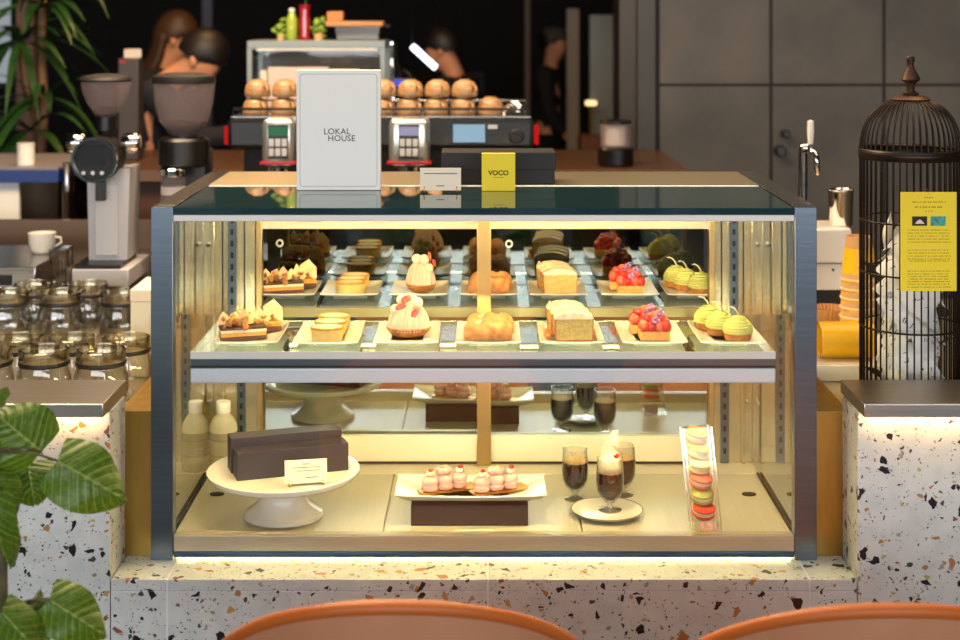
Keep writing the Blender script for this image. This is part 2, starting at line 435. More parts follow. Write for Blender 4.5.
# steel ledges on the counter and their strip lights
for nm, x0, x1, lab in (('l', -3.2, LX - .003, 'steel counter ledge on the left, glass mugs behind it'), ('r', RX + .002, 3.2, 'steel counter ledge on the right in front of the bird cage')):
    t = thing('counter_ledge', lab, 'ledge', (0, 0, CZ + .0005), group=None)
    MB().bb(x0, x1, -.126, .045, 0, .0232, .0015).build('top', M['steeldark'], t)
    MB().bb(x0 + .01, x1 - .01, -.106, -.098, -.003, -.0004).build('strip_light', emitter('ledge_led', (255, 196, 120), LED_LEDGE), t)
# lower work counters behind
for x0, x1, z, y1, lab in ((-3.2, LX - .014, .82, 1.045, 'low work counter behind the left ledge, full of glass mugs'), (RX + .014, 3.2, .855, 1.25, 'low work counter behind the right ledge under the bird cage')):
    t = thing('work_counter', lab, 'counter', (0, 0, 0))
    MB().bb(x0, x1, .048, y1, z - .03, z, .002).build('worktop', M['satin'], t)
    MB().bb(x0 + .02, x1 - .02, .07, y1 - .02, 0, z - .03).build('body', M['cream'], t)

# ------------------------------------------------------------------ display case
dc = thing('display_case', 'glass pastry display case with steel posts standing on the terrazzo ledge', 'display case', (0, 0, LZ))
def cb(name, mat, x0, x1, y0, y1, z0, z1, bev=.001, parent=None, lab=None):
    o = MB().bb(x0, x1, y0, y1, z0 - LZ, z1 - LZ, bev).build(name, mat, parent or dc)
    if lab: o['label'] = lab
    return o
TZt, ZF = 1.259, 0.645          # top of the case, its floor
XL, XR, PW = -.598, .601, .0397
for x0 in (XL, XR - PW):
    cb('post', M['steel'], x0, x0 + PW, 0, .03, LZ, TZt - .0005)
    cb('top_rail', M['steelh'], x0, x0 + PW, .0305, .60, TZt - .028, TZt)
    cb('post', M['steel'], x0, x0 + PW, .57, .60, LZ, TZt - .029)
yb = P(0, 185, .351 * F / 173).y
cb('back_plate', M['satin'], XL + PW + .001, XR - PW - .001, yb, .60, TZt - .012, TZt)
cb('top_pane', M['topglass'], XL + PW + .001, XR - PW - .001, .0005, yb - .0008, TZt - .014, TZt - .002, .0006, lab='dark tinted top pane')
cb('top_trim', M['trimwhite'], XL + PW + .001, XR - PW - .001, -.001, .02, 1.2335, 1.2445, lab='white trim under the top pane')
cb('top_strip_light', emitter('case_led', (255, 220, 146), LED_TOP), XL + .08, XR - .08, .024, .034, 1.2335, 1.240)
cb('rear_strip_light', emitter('case_led_rear', (255, 220, 146), LED_REAR), XL + .12, XR - .12, .385, .395, 1.236, 1.242)
cb('front_pane', M['glass'], XL + PW - .004, XR - PW + .004, .004, .0085, .667, 1.2445, 0)
cb('bottom_rail', M['rail'], XL + PW + .001, XR - PW - .001, .001, .026, P(0, 552, 2.7).z, P(0, 536, 2.7).z)
cb('blue_edge_strip', pm('blue_strip', (60, 86, 112), 0.15, 0.5), XL + PW + .001, XR - PW - .001, -.001, .02, P(0, 557.5, 2.7).z, P(0, 552, 2.7).z - .0004, lab='dark blue strip along the bottom edge')
cb('under_strip_light', emitter('under_led', (255, 214, 136), LED_UNDER), XL + .045, XR - .045, .012, .02, LZ + .002, LZ + .0045)
cb('base', M['satin'], XL + .004, XR - .004, .034, .60, LZ, ZF - .006)
# floor panels with ribs
M['deck'] = pm('ribbed_deck', (210, 205, 186), 0.3, 0.25, col2=(204, 198, 178), scale=2.5, stretch=(160, 1, 1), bump=0.2, bscale=3)
W = .577
fx = [-W, -.185, P(585, 0, 3.0).x - .02, W]
for a, b in zip(fx, fx[1:]): cb('floor_panel', M['deck'], a + .0015, b - .0015, .03, .432, ZF - .0055, ZF, .0008)
cb('sill', M['cream'], -W, W, .4338, .58, ZF - .0055, ZF, .0008, lab='pale flat strip along the rear of the case floor')
for s in (-1, 1):
    cb('side_pane', M['sideglass'], s * W - .0002 if s > 0 else s * W - .0055, s * W + .0055 if s > 0 else s * W + .0002, .032, .565, ZF - .004, TZt - .03, 0)
    t = MB(); t.bb(s * (W - .004) - .0022, s * (W - .004) + .0022, .03, .432, ZF - LZ, ZF - LZ + .004); t.build('side_gasket', M['matblack'], dc)
    cb('flank_panel', M['flank'], min(s * .470, s * W), max(s * .470, s * W), .395, .400, .985, TZt - .03)
    for q in (.492, .537): cb('dark_strip', M['matblack'], s * q - .0012, s * q + .0012, .3935, .3949, .99, TZt - .03, 0)  # thin dark strips added as vertical stripes on the flank
    e = P(262, 0, 3.21).x - .004 if s < 0 else P(709, 0, 3.21).x + .004
    cb('flank_panel', M['flank'], min(e, s * W), max(e, s * W), .513, .521, ZF + .0003, .985)
    for ya, za, zb_ in ((.3945, .987, TZt - .03), (.5125, ZF + .0003, .984)):
        st = cb('shelf_standard', M['steel'], s * .517 - .009, s * .517 + .009, ya - .0045, ya - .0003, za, zb_, 0)
        b = MB(); k = za + .02
        while k < zb_ - .015: b.bb(s * .517 - .003, s * .517 + .003, ya - .0055, ya - .0044, k - LZ, k + .012 - LZ); k += .024
        b.build('slot', M['matblack'], st)
        cb('upright', M['flank'], s * .556 - .004, s * .556 + .004, ya - .012, ya - .0003, za, zb_)
        b = MB(); b.cyl((s * .5655, ya - .006, (1.13 if za > .9 else .775) - LZ), .004, .008, 20, 'y'); b.build('screw', M['chrome'], dc)
    b = MB(); b.lathe([(0, 0), (.011, 0), (.011, .002), (.006, .003), (0, .003)], (s * .532, .30, ZF - LZ), 16, sx=1.3)
    b.build('floor_plug', M['matblack'], dc)
# rear opening: gilt frame, mullion and mirrored sliding doors
FL, FR = P(262, 0, 3.075).x, P(709, 0, 3.075).x
zt, zm = P(0, 221, 3.075).z, P(0, 229, 3.075).z
GL, GR = P(262, 0, 3.20).x, P(709, 0, 3.20).x
zb, z0 = P(0, 436, 3.20).z, ZF + .0004
M['gilt'] = pm('pale_gilt_metal', (206, 176, 120), 0.3, 0.9)
cb('door_frame', M['cream'], FL - .006, FR + .006, .375, .394, zm, zt + .04, lab='cream header above the sliding doors')
cb('door_frame', M['gilt'], FL - .012, FL, .373, .3945, .99, zt + .04)
cb('door_frame', M['gilt'], FR, FR + .012, .373, .3945, .99, zt + .04)
cb('door_frame', M['cream'], GL - .006, GR + .006, .500, .515, z0, zb, lab='cream rail below the sliding doors')
cb('door_frame', M['gilt'], GL - .010, GL, .498, .512, z0, .985)
cb('door_frame', M['gilt'], GR, GR + .010, .498, .512, z0, .985)
cb('mullion', M['gilt'], P(477, 0, 3.12).x, P(491, 0, 3.12).x, .3305, .3415 + .08, 1.0145, zt + .01) if False else cb('mullion', M['gilt'], P(477, 0, 3.02).x, P(491, 0, 3.02).x, .3105, .3212, .996, 1.2)
cb('mullion', M['gilt'], P(477, 0, 3.19).x, P(491, 0, 3.19).x, .488, .4985, z0, .99)
cb('rail_groove', M['matblack'], GL, GR, .4985, .4998, z0 + .001, z0 + .006, 0)
xm = P(484, 0, 3.3).x
for a, b, y, hx in ((FL - .02, xm + .012, .594, P(279, 0, 3.28).x), (xm - .012, FR + .02, .584, P(509, 0, 3.28).x)):
    d = cb('sliding_door', M['dimmirror'], a, b, y, y + .005, .985, TZt - .03, 0, lab='mirrored sliding door, reflections dimmed by its colour')
    l_ = cb('lower_mirror', M['mirror'], max(a, GL + .0005), min(b, GR - .0005), y - .068, y - .064, zb + .0005 if False else ZF + .0005, .985, 0, lab='mirrored lower door panel')
    r = MB(); r.lathe([(.005, 0), (.005, .003), (.0085, .003), (.0085, 0)], n=20, m=Matrix.Rotation(PI / 2, 3, 'X'), c=(hx, y - .0005, P(0, 244, 3.28).z - LZ))
    r.build('finger_pull', M['trimwhite'], d)
# shelves
SZ, SX = .995, .529
sh = cb('front_shelf', M['shelfglass'], -SX, SX, .012, .29, SZ - .007, SZ, .0004)
cb('shelf_edge', M['trimwhite'], -SX, SX, .0105, .0118, SZ - .012, SZ + .001, .0002, sh, 'white front edge of the glass shelf')
M['alu'] = pm('sky_tinted_aluminium', (222, 232, 242), 0.3, 0.25)  # blue-white reflection of outdoors put into the base colour
cb('shelf_edge', M['steel'], -SX, SX, .0115, .03, SZ - .0245, SZ - .0125, .0006, sh)
cb('light_channel', M['alu'], -SX, SX, .0105, .036, SZ - .056, SZ - .0292, .003, sh, 'rounded aluminium light channel under the shelf')
cb('shelf_groove', M['matblack'], -SX + .001, SX - .001, .0135, .03, SZ - .030, SZ - .0246, 0, sh)
cb('shelf_strip_light', emitter('shelf_led', (255, 220, 146), LED_SHELF), -SX + .01, SX - .01, .038, .046, SZ - .052, SZ - .046, 0, sh)
for x in (-SX + .004, SX - .008): cb('bracket', M['steel'], x - .002, x + .002, .03, .386, SZ - .022, SZ - .0075, 0, sh)
BZ = 1.013
bs = cb('rear_shelf', M['shelfglass'], -.452, .462, .33, .575, BZ - .006, BZ, .0004)
cb('shelf_edge', M['bandgold'], -.452, .462, .322, .3295, BZ - .018, BZ + .001, .0006, bs, 'olive gold front edge of the rear shelf')
# ------------------------------------------------------------------ plates and pastries
M['sponge'] = pm('golden_sponge', (226, 172, 88), 0.8, col2=(206, 146, 66), scale=120, bump=0.3, bscale=260, sss=.1)
M['choc'] = pm('chocolate_layer', (98, 58, 36), 0.5, col2=(70, 40, 26), scale=90, bump=.2)
M['creamw'] = pm('whipped_cream', (246, 232, 200), 0.6, sss=.2, bump=.15, bscale=150)
M['custard'] = pm('cheese_custard', (244, 212, 138), 0.55, col2=(238, 200, 118), scale=60, sss=.15)
M['crust'] = pm('baked_crust', (202, 142, 78), 0.65, col2=(166, 102, 48), scale=60, bump=.4, bscale=160)
M['nut'] = pm('caramel_nut', (206, 146, 84), 0.5, col2=(150, 92, 46), scale=110)
M['shard'] = pm('white_chocolate_shard', (248, 224, 178), 0.5, col2=(232, 186, 128), scale=70)
M['montblanc'] = pm('pink_beige_cream', (246, 216, 194), 0.6, col2=(240, 200, 176), scale=40, sss=.15)
M['petal'] = pm('red_pink_petal', (232, 70, 74), 0.5, col2=(246, 140, 130), scale=90)
M['straw'] = pm('strawberry', (206, 26, 22), 0.25, col2=(222, 60, 44), scale=120, sss=.2, coat=.5)
M['strawcut'] = pm('cut_strawberry', (236, 120, 90), 0.3, col2=(214, 50, 36), scale=90, coat=.4)
M['violet'] = pm('violet_petal', (150, 70, 170), 0.5, col2=(208, 170, 224), scale=160)
M['matcha'] = pm('matcha_cream', (212, 214, 132), 0.6, col2=(196, 202, 112), scale=60, sss=.15)
M['pie'] = pm('sugared_puff_pastry', (222, 170, 112), 0.7, col2=(182, 116, 62), scale=55, bump=.5, bscale=120)
M['icing'] = pm('white_sugar_icing', (252, 240, 216), 0.5, col2=(240, 208, 160), scale=80, bump=.4, bscale=110)
M['loaf'] = pm('pale_pound_cake', (206, 184, 118), 0.85, col2=(186, 160, 92), scale=150, bump=.4, bscale=300)
M['macpink'] = pm('pink_macaron_shell', (240, 184, 178), 0.55, col2=(236, 168, 164), scale=60)
M['goldboard'] = pm('gold_cake_board', (226, 176, 72), 0.3, 0.8)

def plate_mesh(w, d, h, rim, t=.003):
    """a rectangular dish with lifted edges, centred on the origin, resting at z=0"""
    b = MB()
    def fn(u, v):
        x = (u - .5) * 2; y = (v - .5) * 2
        r = max(abs(x), abs(y)); q = max(0, (r - .62) / .38)
        return Vector((x * w / 2, y * d / 2, h + rim * q ** 1.6 * (1 + .25 * (x * y) ** 2)))
    b.sheet(fn, 16, 16, thick=t)
    b.box((0, 0, h / 2), (w * .60, d * .55, h), .0012)
    return b

proto_plate = plate_mesh(.118, .175, .006, .007).build('dessert_plate', M['white'], smooth=60)

def crumbs(b, n, fx, r, z0=None):
    for _ in range(n):
        x, y, z = fx(); b.ball((x, y, z), random.uniform(.6, 1.15) * r, (1, random.uniform(.6, 1), random.uniform(.6, 1)), sub=1, jit=.2, rot=(random.random() * 3, random.random() * 3, 0))

def shard(w, h, t=.0016):
    return [(-w / 2, 0), (w * .45, -h * .04), (w * .5, h * .5), (w * .1, h), (-w * .4, h * .62)]

def make_choc():
    t = thing('chocolate_slice', '', 'cake')
    L, D = .084, .034
    wedge = lambda z0, z1, m, n: MB().prism([(-L / 2, z0), (L / 2, z0), (L / 2, z1), (-L / 2, z1)], -D / 2, D / 2).build(n, m, t)
    wedge(0, .007, M['choc'], 'chocolate_base'); wedge(.007, .014, M['sponge'], 'sponge_layer'); wedge(.014, .019, M['creamw'], 'cream_layer')
    b = MB(); b.box((0, 0, .0215), (L + .002, D + .002, .005), .002); b.build('chocolate_glaze', M['choc'], t)
    b = MB(); crumbs(b, 26, lambda: (random.uniform(-L / 2, L / 2), random.uniform(-D / 2, D / 2), random.uniform(.024, .040)), .0068)
    b.build('caramel_nut_topping', M['nut'], t)
    for k, x in enumerate((-.034, -.018, .002, .02, .034)):
        w_, h_ = random.uniform(.016, .024), random.uniform(.018, .028)
        m = Matrix.Translation((x, random.uniform(-.016, .006), random.uniform(.025, .036))) @ Euler((random.uniform(-.4, .2), random.uniform(-.5, .5), random.uniform(-.5, .5))).to_matrix().to_4x4()
        MB().prism(shard(w_, h_), 0, .0018, m).build('white_chocolate_shard', M['shard'], t)
    return t

def make_choc_fin():
    t = thing('chocolate_fin_slice', '', 'cake')
    MB().box((0, 0, .005), (.05, .03, .010), .002).build('chocolate_base', M['choc'], t)
    MB().box((0, 0, .0145), (.05, .03, .009), .002).build('sponge_layer', M['sponge'], t)
    b = MB(); crumbs(b, 12, lambda: (random.uniform(-.022, .016), random.uniform(-.012, .012), random.uniform(.019, .028)), .005); b.build('caramel_nut_topping', M['nut'], t)
    m = Matrix.Translation((.006, -.004, .018)) @ Euler((-.15, 0, .1)).to_matrix().to_4x4()
    MB().prism([(-.014, 0), (.022, 0), (.022, .024), (.006, .042), (-.014, .03)], 0, .002, m).build('white_chocolate_shard', M['shard'], t)
    return t

def make_cheese():
    t = thing('cheesecake_tart', '', 'cake')
    MB().lathe([(0, 0), (.029, 0), (.0305, .003), (.0305, .018), (.0315, .0185), (.0315, .0235), (0, .0235)], n=32, sx=1.02, sy=.78).build('custard_body', M['custard'], t, 40)
    MB().lathe([(.031, .0215), (.0322, .023), (.0322, .0262), (.030, .0275), (.0278, .0265), (.0275, .0245)], n=32, sx=1.02, sy=.78).build('pastry_rim', M['sponge'], t, 40)
    MB().lathe([(0, .0275), (.02, .0275), (.028, .0265), (.0278, .0236), (0, .0236)], n=32, sx=1.02, sy=.78).build('cream_top', M['creamw'], t, 40)
    return t

def make_montblanc():
    t = thing('mont_blanc', '', 'cake')
    MB().lathe([(0, 0), (.026, 0), (.034, .005), (.043, .016), (.040, .018), (0, .012)], n=28, sx=1, sy=.75).build('tart_shell', M['crust'], t, 50)
    b = MB(); prof = [(.036, .012), (.038, .02), (.035, .032), (.029, .045), (.02, .056), (.009, .063), (0, .065)]
    b.lathe(prof, n=24, sy=.78); b.build('chestnut_cream', M['montblanc'], t, 180)
    b = MB()
    for k in range(44):
        a = 2 * PI * k / 44 + random.uniform(-.05, .05); sw = random.uniform(-.35, .35)
        pts = []
        for i, (r, z) in enumerate(prof[:-1]):
            q = a + sw * i / 5; rr = r + .0012 + random.uniform(-.0006, .0008)
            pts.append((rr * math.cos(q), rr * .78 * math.sin(q), z))
        b.tube(pts, .0019, 6)
    b.build('piped_strands', M['montblanc'], t, 180)
    b = MB()
    for x, y, z, r in ((.016, -.012, .064, .012), (-.012, -.004, .068, .011), (.004, .008, .069, .011), (-.024, -.012, .052, .010)): b.ball((x, y, z), r, (1, 1, .95), 2)
    b.build('cream_dollop', M['creamw'], t, 180)
    for x, y, z, rz in ((-.014, -.023, .06, .3), (.013, -.022, .048, -.4), (-.004, -.016, .073, .1)):
        def fn(u, v, x=x, y=y, z=z, rz=rz):
            a = (u - .5) * 2; c = (v - .5) * 2; p = Vector((a * .010 * (1 - .4 * abs(c)), -.004 * (1 - a * a) - .002, c * .0065 + .003 * a))
            return Matrix.Rotation(rz, 3, 'Y') @ p + Vector((x, y, z))
        MB().sheet(fn, 6, 6, thick=.0012).build('red_petal', M['petal'], t, 180)
    return t

def make_pie():
    t = thing('puff_pastry_pie', '', 'pastry')
    b = MB()
    def fn(u, v):
        x = (u - .5) * 2; a = PI * v; rx, rz, ry = .041, .030, .021
        bulge = 1 + .07 * math.cos(x * 9) + random.uniform(-.02, .02)
        e = (1 - abs(x) ** 6 * .3)
        return Vector((x * rx, -math.cos(a) * ry * bulge * e, .001 + max(0, math.sin(a)) ** .6 * rz * bulge * e))
    b.sheet(fn, 24, 14, thick=-.004); b.box((0, 0, .003), (.08, .038, .006), .002)
    b.build('puff_crust', M['pie'], t, 180)
    MB().box((0, -.019, .0035), (.07, .004, .005), .0015).build('dark_filling', M['choc'], t)
    b = MB(); crumbs(b, 34, lambda: (random.uniform(-.035, .035), random.uniform(-.012, .010), .031 + random.uniform(-.004, .001)), .0045); b.build('almond_sugar_topping', M['icing'], t)
    return t

def loaf_profile(w, h):
    return [(-w / 2, 0), (w / 2, 0), (w / 2 * 1.06, h * .72), (w / 2 * 1.02, h * .86), (w * .3, h * .97), (0, h * 1.02), (-w * .3, h * .97), (-w / 2 * 1.02, h * .86), (-w / 2 * 1.06, h * .72)]

def make_loaf():
    t = thing('pound_cake_slice', '', 'cake')
    MB().prism(loaf_profile(.068, .048), -.014, .014).build('crust', M['crust'], t, 60)
    MB().prism([(x * .94, .003 + z * .90) for x, z in loaf_profile(.068, .048)], -.0152, .0152).build('crumb_face', M['loaf'], t, 60)
    b = MB(); b.prism([(-.036, .041), (.036, .041), (.034, .046), (.02, .0515), (0, .054), (-.02, .0515), (-.034, .046)], -.0158, .0158)
    crumbs(b, 16, lambda: (random.uniform(-.032, .032), random.uniform(-.013, .013), .051), .003)
    b.build('sugar_icing', M['icing'], t, 50)
    return t

def make_straw():
    t = thing('strawberry_tart', '', 'tart')
    MB().box((0, 0, .009), (.056, .036, .018), .003).build('tart_base', M['crust'] if False else pm('blond_tart_base', (240, 190, 110), .7, col2=(222, 160, 80), scale=70, bump=.3), t)
    for i in range(4):
        for j in range(2):
            b = MB(); b.ball((-.02 + i * .0135, -.010 + j * .018, .026), .0105, (1, .95, 1.25), 2, rot=(0, random.uniform(-.4, .4), 0))
            b.build('strawberry', M['straw'] if (i + j) % 2 else M['strawcut'], t, 180)
    for x, y, z in ((-.014, -.004, .040), (.012, -.002, .041), (0, .004, .044), (-.002, -.012, .038)):
        b = MB(); b.ball((x, y, z), .0098, (1, 1, .8), 2); b.build('strawberry', M['straw'] if x < 0 else M['strawcut'], t, 180)
    for k, (x, y, z) in enumerate(((.000, -.022, .040), (.010, -.010, .051))):
        b = MB()
        for q in range(5): b.ball((x + .0045 * math.cos(q * 1.257), y - .001, z + .0045 * math.sin(q * 1.257)), .0034, (1, .5, 1), 1)
        b.build('edible_flower', M['violet'], t, 180)
    return t

def make_matcha():
    t = thing('matcha_tart', '', 'tart')
    MB().lathe([(0, 0), (.024, 0), (.0265, .003), (.0275, .013), (.026, .0145), (0, .0145)], n=28).build('tart_shell', M['crust'], t, 50)
    prof = [(.0265, .013), (.0285, .019), (.027, .027), (.0225, .035), (.0155, .042), (.007, .047), (0, .049)]
    MB().lathe(prof, n=28).build('cream_core', M['matcha'], t, 180)
    b = MB(); pts = []
    for k in range(150):
        q = k / 149; a = q * 2 * PI * 7; zz = .014 + q * .034; 
        i = min(len(prof) - 2, max(j for j in range(len(prof)) if prof[j][1] <= zz + 1e-9)); (r0, za), (r1, z1) = prof[i], prof[i + 1]
        r = r0 + (r1 - r0) * (zz - za) / (z1 - za)
        pts.append((r * math.cos(a), r * math.sin(a), zz))
    b.tube(pts, .0026, 7); b.build('piped_matcha_swirl', M['matcha'], t, 180)
    b = MB(); b.tube([(.002, -.004, .044), (-.002, -.004, .056), (-.008, -.005, .064), (-.016, -.006, .068), (-.021, -.006, .066)], [.0016, .0016, .0015, .0013, .0009], 6)
    b.build('white_chocolate_curl', M['creamw'], t, 180)
    return t

protos = {k: f() for k, f in dict(choc=make_choc, fin=make_choc_fin, cheese=make_cheese, mont=make_montblanc, pie=make_pie, loaf=make_loaf, straw=make_straw, matcha=make_matcha).items()}
used = set()
def put(kind, loc, rz, label, group, s=1.0):
    p = protos[kind]
    if kind not in used:
        used.add(kind); p.location = loc; p.rotation_euler = (0, 0, rz); p.scale = (s, s, s); p['label'] = label; p['group'] = group; return p
    return dup(p, loc, rz, label, group, s)

PZ = .0082   # food rests on the dish
cols = [('choc', 252, 290), ('cheese', 330, 352), ('mont', 408, 420), ('pie', 488, 489), ('loaf', 570, 557), ('straw', 650, 627), ('matcha', 726, 691)]
what = {'choc': 'chocolate nut slices', 'cheese': 'round yellow cheesecakes', 'mont': 'pink mont blanc', 'pie': 'puff pastry pies', 'loaf': 'pound cake slices', 'straw': 'strawberry tarts', 'matcha': 'green matcha tarts'}
first = True
for row in (0, 1):
    rn = ('front row', 'rear row')[row]
    for kind, pf, pb in cols:
        if row == 0: yc, z, px, ys = .125, SZ + .0003, pf, 1.0
        else: yc, z, px, ys = .480, BZ + .0003, pb, .86
        d = D0 + yc; x = (px - CX) * (d - .0) / F; sgn = 1 if x > 0 else -1
        lab = 'white rectangular dish under the %s in the %s' % (what[kind], rn)
        if first: proto_plate.location = (x, yc, z); tag(proto_plate, lab, 'plate', 'white dishes on the shelves'); first = False
        else:
            q = dup(proto_plate, (x, yc, z), 0, lab, 'white dishes on the shelves', (1, ys, 1))
        zf = z + PZ
        G = what[kind]
        if kind == 'choc':
            put('choc', (x - .012, yc - .036 * ys, zf), .30, 'layered chocolate slice with nuts and shards, nearest on its dish in the %s' % rn, G)
            put('fin', (x + .026, yc + .030 * ys, zf), .25, 'small chocolate slice with a tall white shard in the %s' % rn, G)
        if kind == 'cheese':
            for k, (dx, dy, nm) in enumerate(((.0, -.05, 'nearest'), (.001, .002, 'middle'), (.003, .054, 'rearmost'))):
                put('cheese', (x + dx, yc + dy * ys, zf), 0, 'round cheesecake tart, %s of three in the %s' % (nm, rn), G, .94)
        if kind == 'mont':
            put('mont', (x + .002, yc - .015 * ys, zf), 0 if row == 0 else 1.9, 'pink beige mont blanc with red petals in the %s' % rn, G, 1.0 if row == 0 else .98)
        if kind == 'pie':
            put('pie', (x, yc - .038 * ys, zf), 0, 'sugared puff pastry pie, nearer one on its dish in the %s' % rn, G)
            put('pie', (x + .004, yc + .018 * ys, zf), 0.05, 'sugared puff pastry pie, farther one on its dish in the %s' % rn, G)
        if kind == 'loaf':
            for k, (dx, dy, nm) in enumerate(((.004, -.050, 'nearest'), (.0, -.003, 'middle'), (-.006, .044, 'rearmost'))):
                put('loaf', (x + dx, yc + dy * ys, zf), 0.03, 'iced pound cake slice, %s of three in the %s' % (nm, rn), G)
        if kind == 'straw':
            put('straw', (x + .003, yc - .045 * ys, zf), .0, 'strawberry tart with violet petals, nearer one in the %s' % rn, G)
            put('straw', (x - .008, yc + .012 * ys, zf), .0, 'strawberry tart with violet petals, farther one in the %s' % rn, G)
        if kind == 'matcha':
            for k, (dx, dy, nm) in enumerate(((.014, -.048, 'nearest'), (-.010, .002, 'middle'), (-.026, .05, 'rearmost'))):
                put('matcha', (x + dx, yc + dy * ys, zf), (.1, .2, -.1)[k], 'green matcha cream tart, %s of three in the %s' % (nm, rn), G, .92)
b = MB(); b2 = MB()
crumb_t = thing('cake_crumbs', 'golden crumbs beside the pound cake in the front row', 'crumbs', (P(570, 0, 2.82).x, .11, SZ + .0003 + PZ))
crumb_t['kind'] = 'stuff'
crumbs(b, 70, lambda: (random.choice((-1, 1)) * random.uniform(.036, .046), random.uniform(-.05, .05), random.uniform(0, .006)), .0038)
b.build('crumb', M['crust'], crumb_t)

# ------------------------------------------------------------------ lower deck
def on(px, py, z=ZF):
    """point of the horizontal plane z under a pixel"""
    d = (H - z) * F / (py - CY); return Vector(((px - CX) * d / F, d - D0, z))
# cake stand with boxes
c = Vector((P(283.5, 0, 2.872).x, .172, ZF + .0003))
cs = thing('cake_stand', 'round white cake stand holding a dark gift box', 'cake stand', c)
MB().lathe([(0, 0), (.073, 0), (.076, .003), (.074, .009), (.064, .015), (.05, .028), (.044, .044), (.048, .058), (.06, .0655), (0, .0655)], n=48).build('foot', M['white'], cs, 40)
MB().lathe([(0, .0657), (.09, .066), (.139, .078), (.1445, .0835), (.1455, .090), (.143, .0915), (.125, .0875), (0, .0875)], n=64).build('tray', M['white'], cs, 50)
tz = c.z + .0878
gb = thing('gift_box', 'long dark plum box with a stepped lid standing on the cake stand', 'box', (P(286, 0, 2.87).x, c.y + .012, tz), .33)
MB().box((0, .020, .033), (.215, .042, .066), .0012).build('back_half', M['navybox'], gb)
MB().box((.002, -.030, .026), (.214, .042, .052), .0012).build('front_half', M['navybox'], gb)
MB().box((.001, -.005, .016), (.210, .0076, .032), .0004).build('hinge_strip', M['matblack'], gb)
def card_in_holder(name, lab, loc, w, h, rz, lines, tilt=.0):
    t = thing(name, lab, 'card', loc, rz)
    R = Euler((-tilt, 0, 0)).to_matrix().to_4x4()
    b = MB(); b.box((0, 0, h / 2 + .004), (w, .0012, h), 0); b.bm.transform(R); b.build('sheet', M['card'], t)
    ln = MB()
    for (x0, z, ww, hh) in lines: 
        xx = x0 - ww / 2
        while xx < x0 + ww / 2:
            q = random.uniform(.0012, .0032); ln.box((xx + q / 2, -.0008, z), (q, .0004, hh)); xx += q + .0007
    ln.bm.transform(R); ln.build('print', M['ink'], t)
    for s in (-1, 1):
        b = MB(); x = s * w * .40
        b.tube([(x, .02, .001), (x, -.010, .001), (x, -.012, .004), (x, -.004, .005), (x, -.0022, .012)], .0011, 6)
        b.build('wire_holder', M['gold'], t, 180)
    return t
card_in_holder('price_card', 'small tilted cream card in a gold holder on the cake stand', (P(307, 0, 2.79).x, c.y - .094, tz + .0003), .078, .042, .20, [(0, .038, .012, .002), (0, .032, .05, .0014), (.003, .026, .04, .0014), (.01, .014, .02, .002)], .25)
# long dish on a black block with two macaron cakes
bk = on(469.5, 526)
blk = tag(MB().box((0, 0, .019), (.220, .105, .038), .0008).build('riser_block', pm('black_plum_block', (34, 27, 36), .6)), 'low black block raising the macaron dish', 'block'); blk.location = (bk.x, bk.y + .0525, ZF + .0003)
lp = tag(plate_mesh(.285, .125, .005, .014).build('long_dish', M['white'], smooth=60), 'long white dish with lifted edges on the black block', 'plate'); lp.location = (bk.x + .002, bk.y + .058, ZF + .0387)
def make_mac():
    t = thing('macaron_cake', '', 'cake')
    MB().prism([(-.050, 0), (.048, 0), (.062, .004), (.048, .002), (-.050, .002)], -.018, .018).build('gold_board', M['goldboard'], t)
    for k, x in enumerate((-.0300, 0, .0300)):
        r = .0160
        mc = MB().lathe([(0, .002), (r * .6, .002), (r * .92, .0052), (r, .0098), (r * .95, .0138), (0, .0138)], (x, 0, 0), 24).lathe([(0, .0182), (r * .95, .0182), (r, .0222), (r * .92, .0275), (r * .62, .0322), (0, .034)], (x, 0, 0), 24).build('macaron', M['macpink'], t, 40)
        MB().lathe([(0, .0134), (r * .80, .0134), (r * .84, .016), (r * .80, .0186), (0, .0186)], (x, 0, 0), 24).build('filling', M['creamw'], mc, 40)
    for x, z in ((-.0300, .038), (.0300, .038)):
        q = MB().ball((x, -.003, z), .009, (1, 1, .8)).build('cream_dollop', M['creamw'], t, 180)
        MB().ball((x, -.006, z + .008), .0055, (1, .8, .7), 2, .1).build('raspberry', M['straw'], q, 180)
    b = MB()
    for a in range(5): b.ball((.0 + .009 * math.cos(a * 1.25), .002 + .008 * math.sin(a * 1.25), .040), .008, (1, .6, 1), 2, .05, (0, a, 0))
    b.build('pink_petals', M['macpink'], t, 180)
    m = Matrix.Translation((-.004, -.006, .034)) @ Euler((0, .2, 0)).to_matrix().to_4x4()
    MB().prism([(-.004, 0), (.005, 0), (.007, .016), (0, .022)], 0, .0016, m).build('white_chocolate_shard', M['shard'], t)
    return t
mc = make_mac(); mc.scale = (1.0, 1.0, .94)
zz = ZF + .0387 + .0092
mc.location = (P(444, 0, 2.84).x, bk.y + .062, zz); mc.rotation_euler = (0, 0, .40); tag(mc, 'pink macaron cake on a gold board, left one on the long dish', group='pink macaron cakes')
dup(mc, (P(496, 0, 2.84).x, bk.y + .058, zz), .42, 'pink macaron cake on a gold board, right one on the long dish')
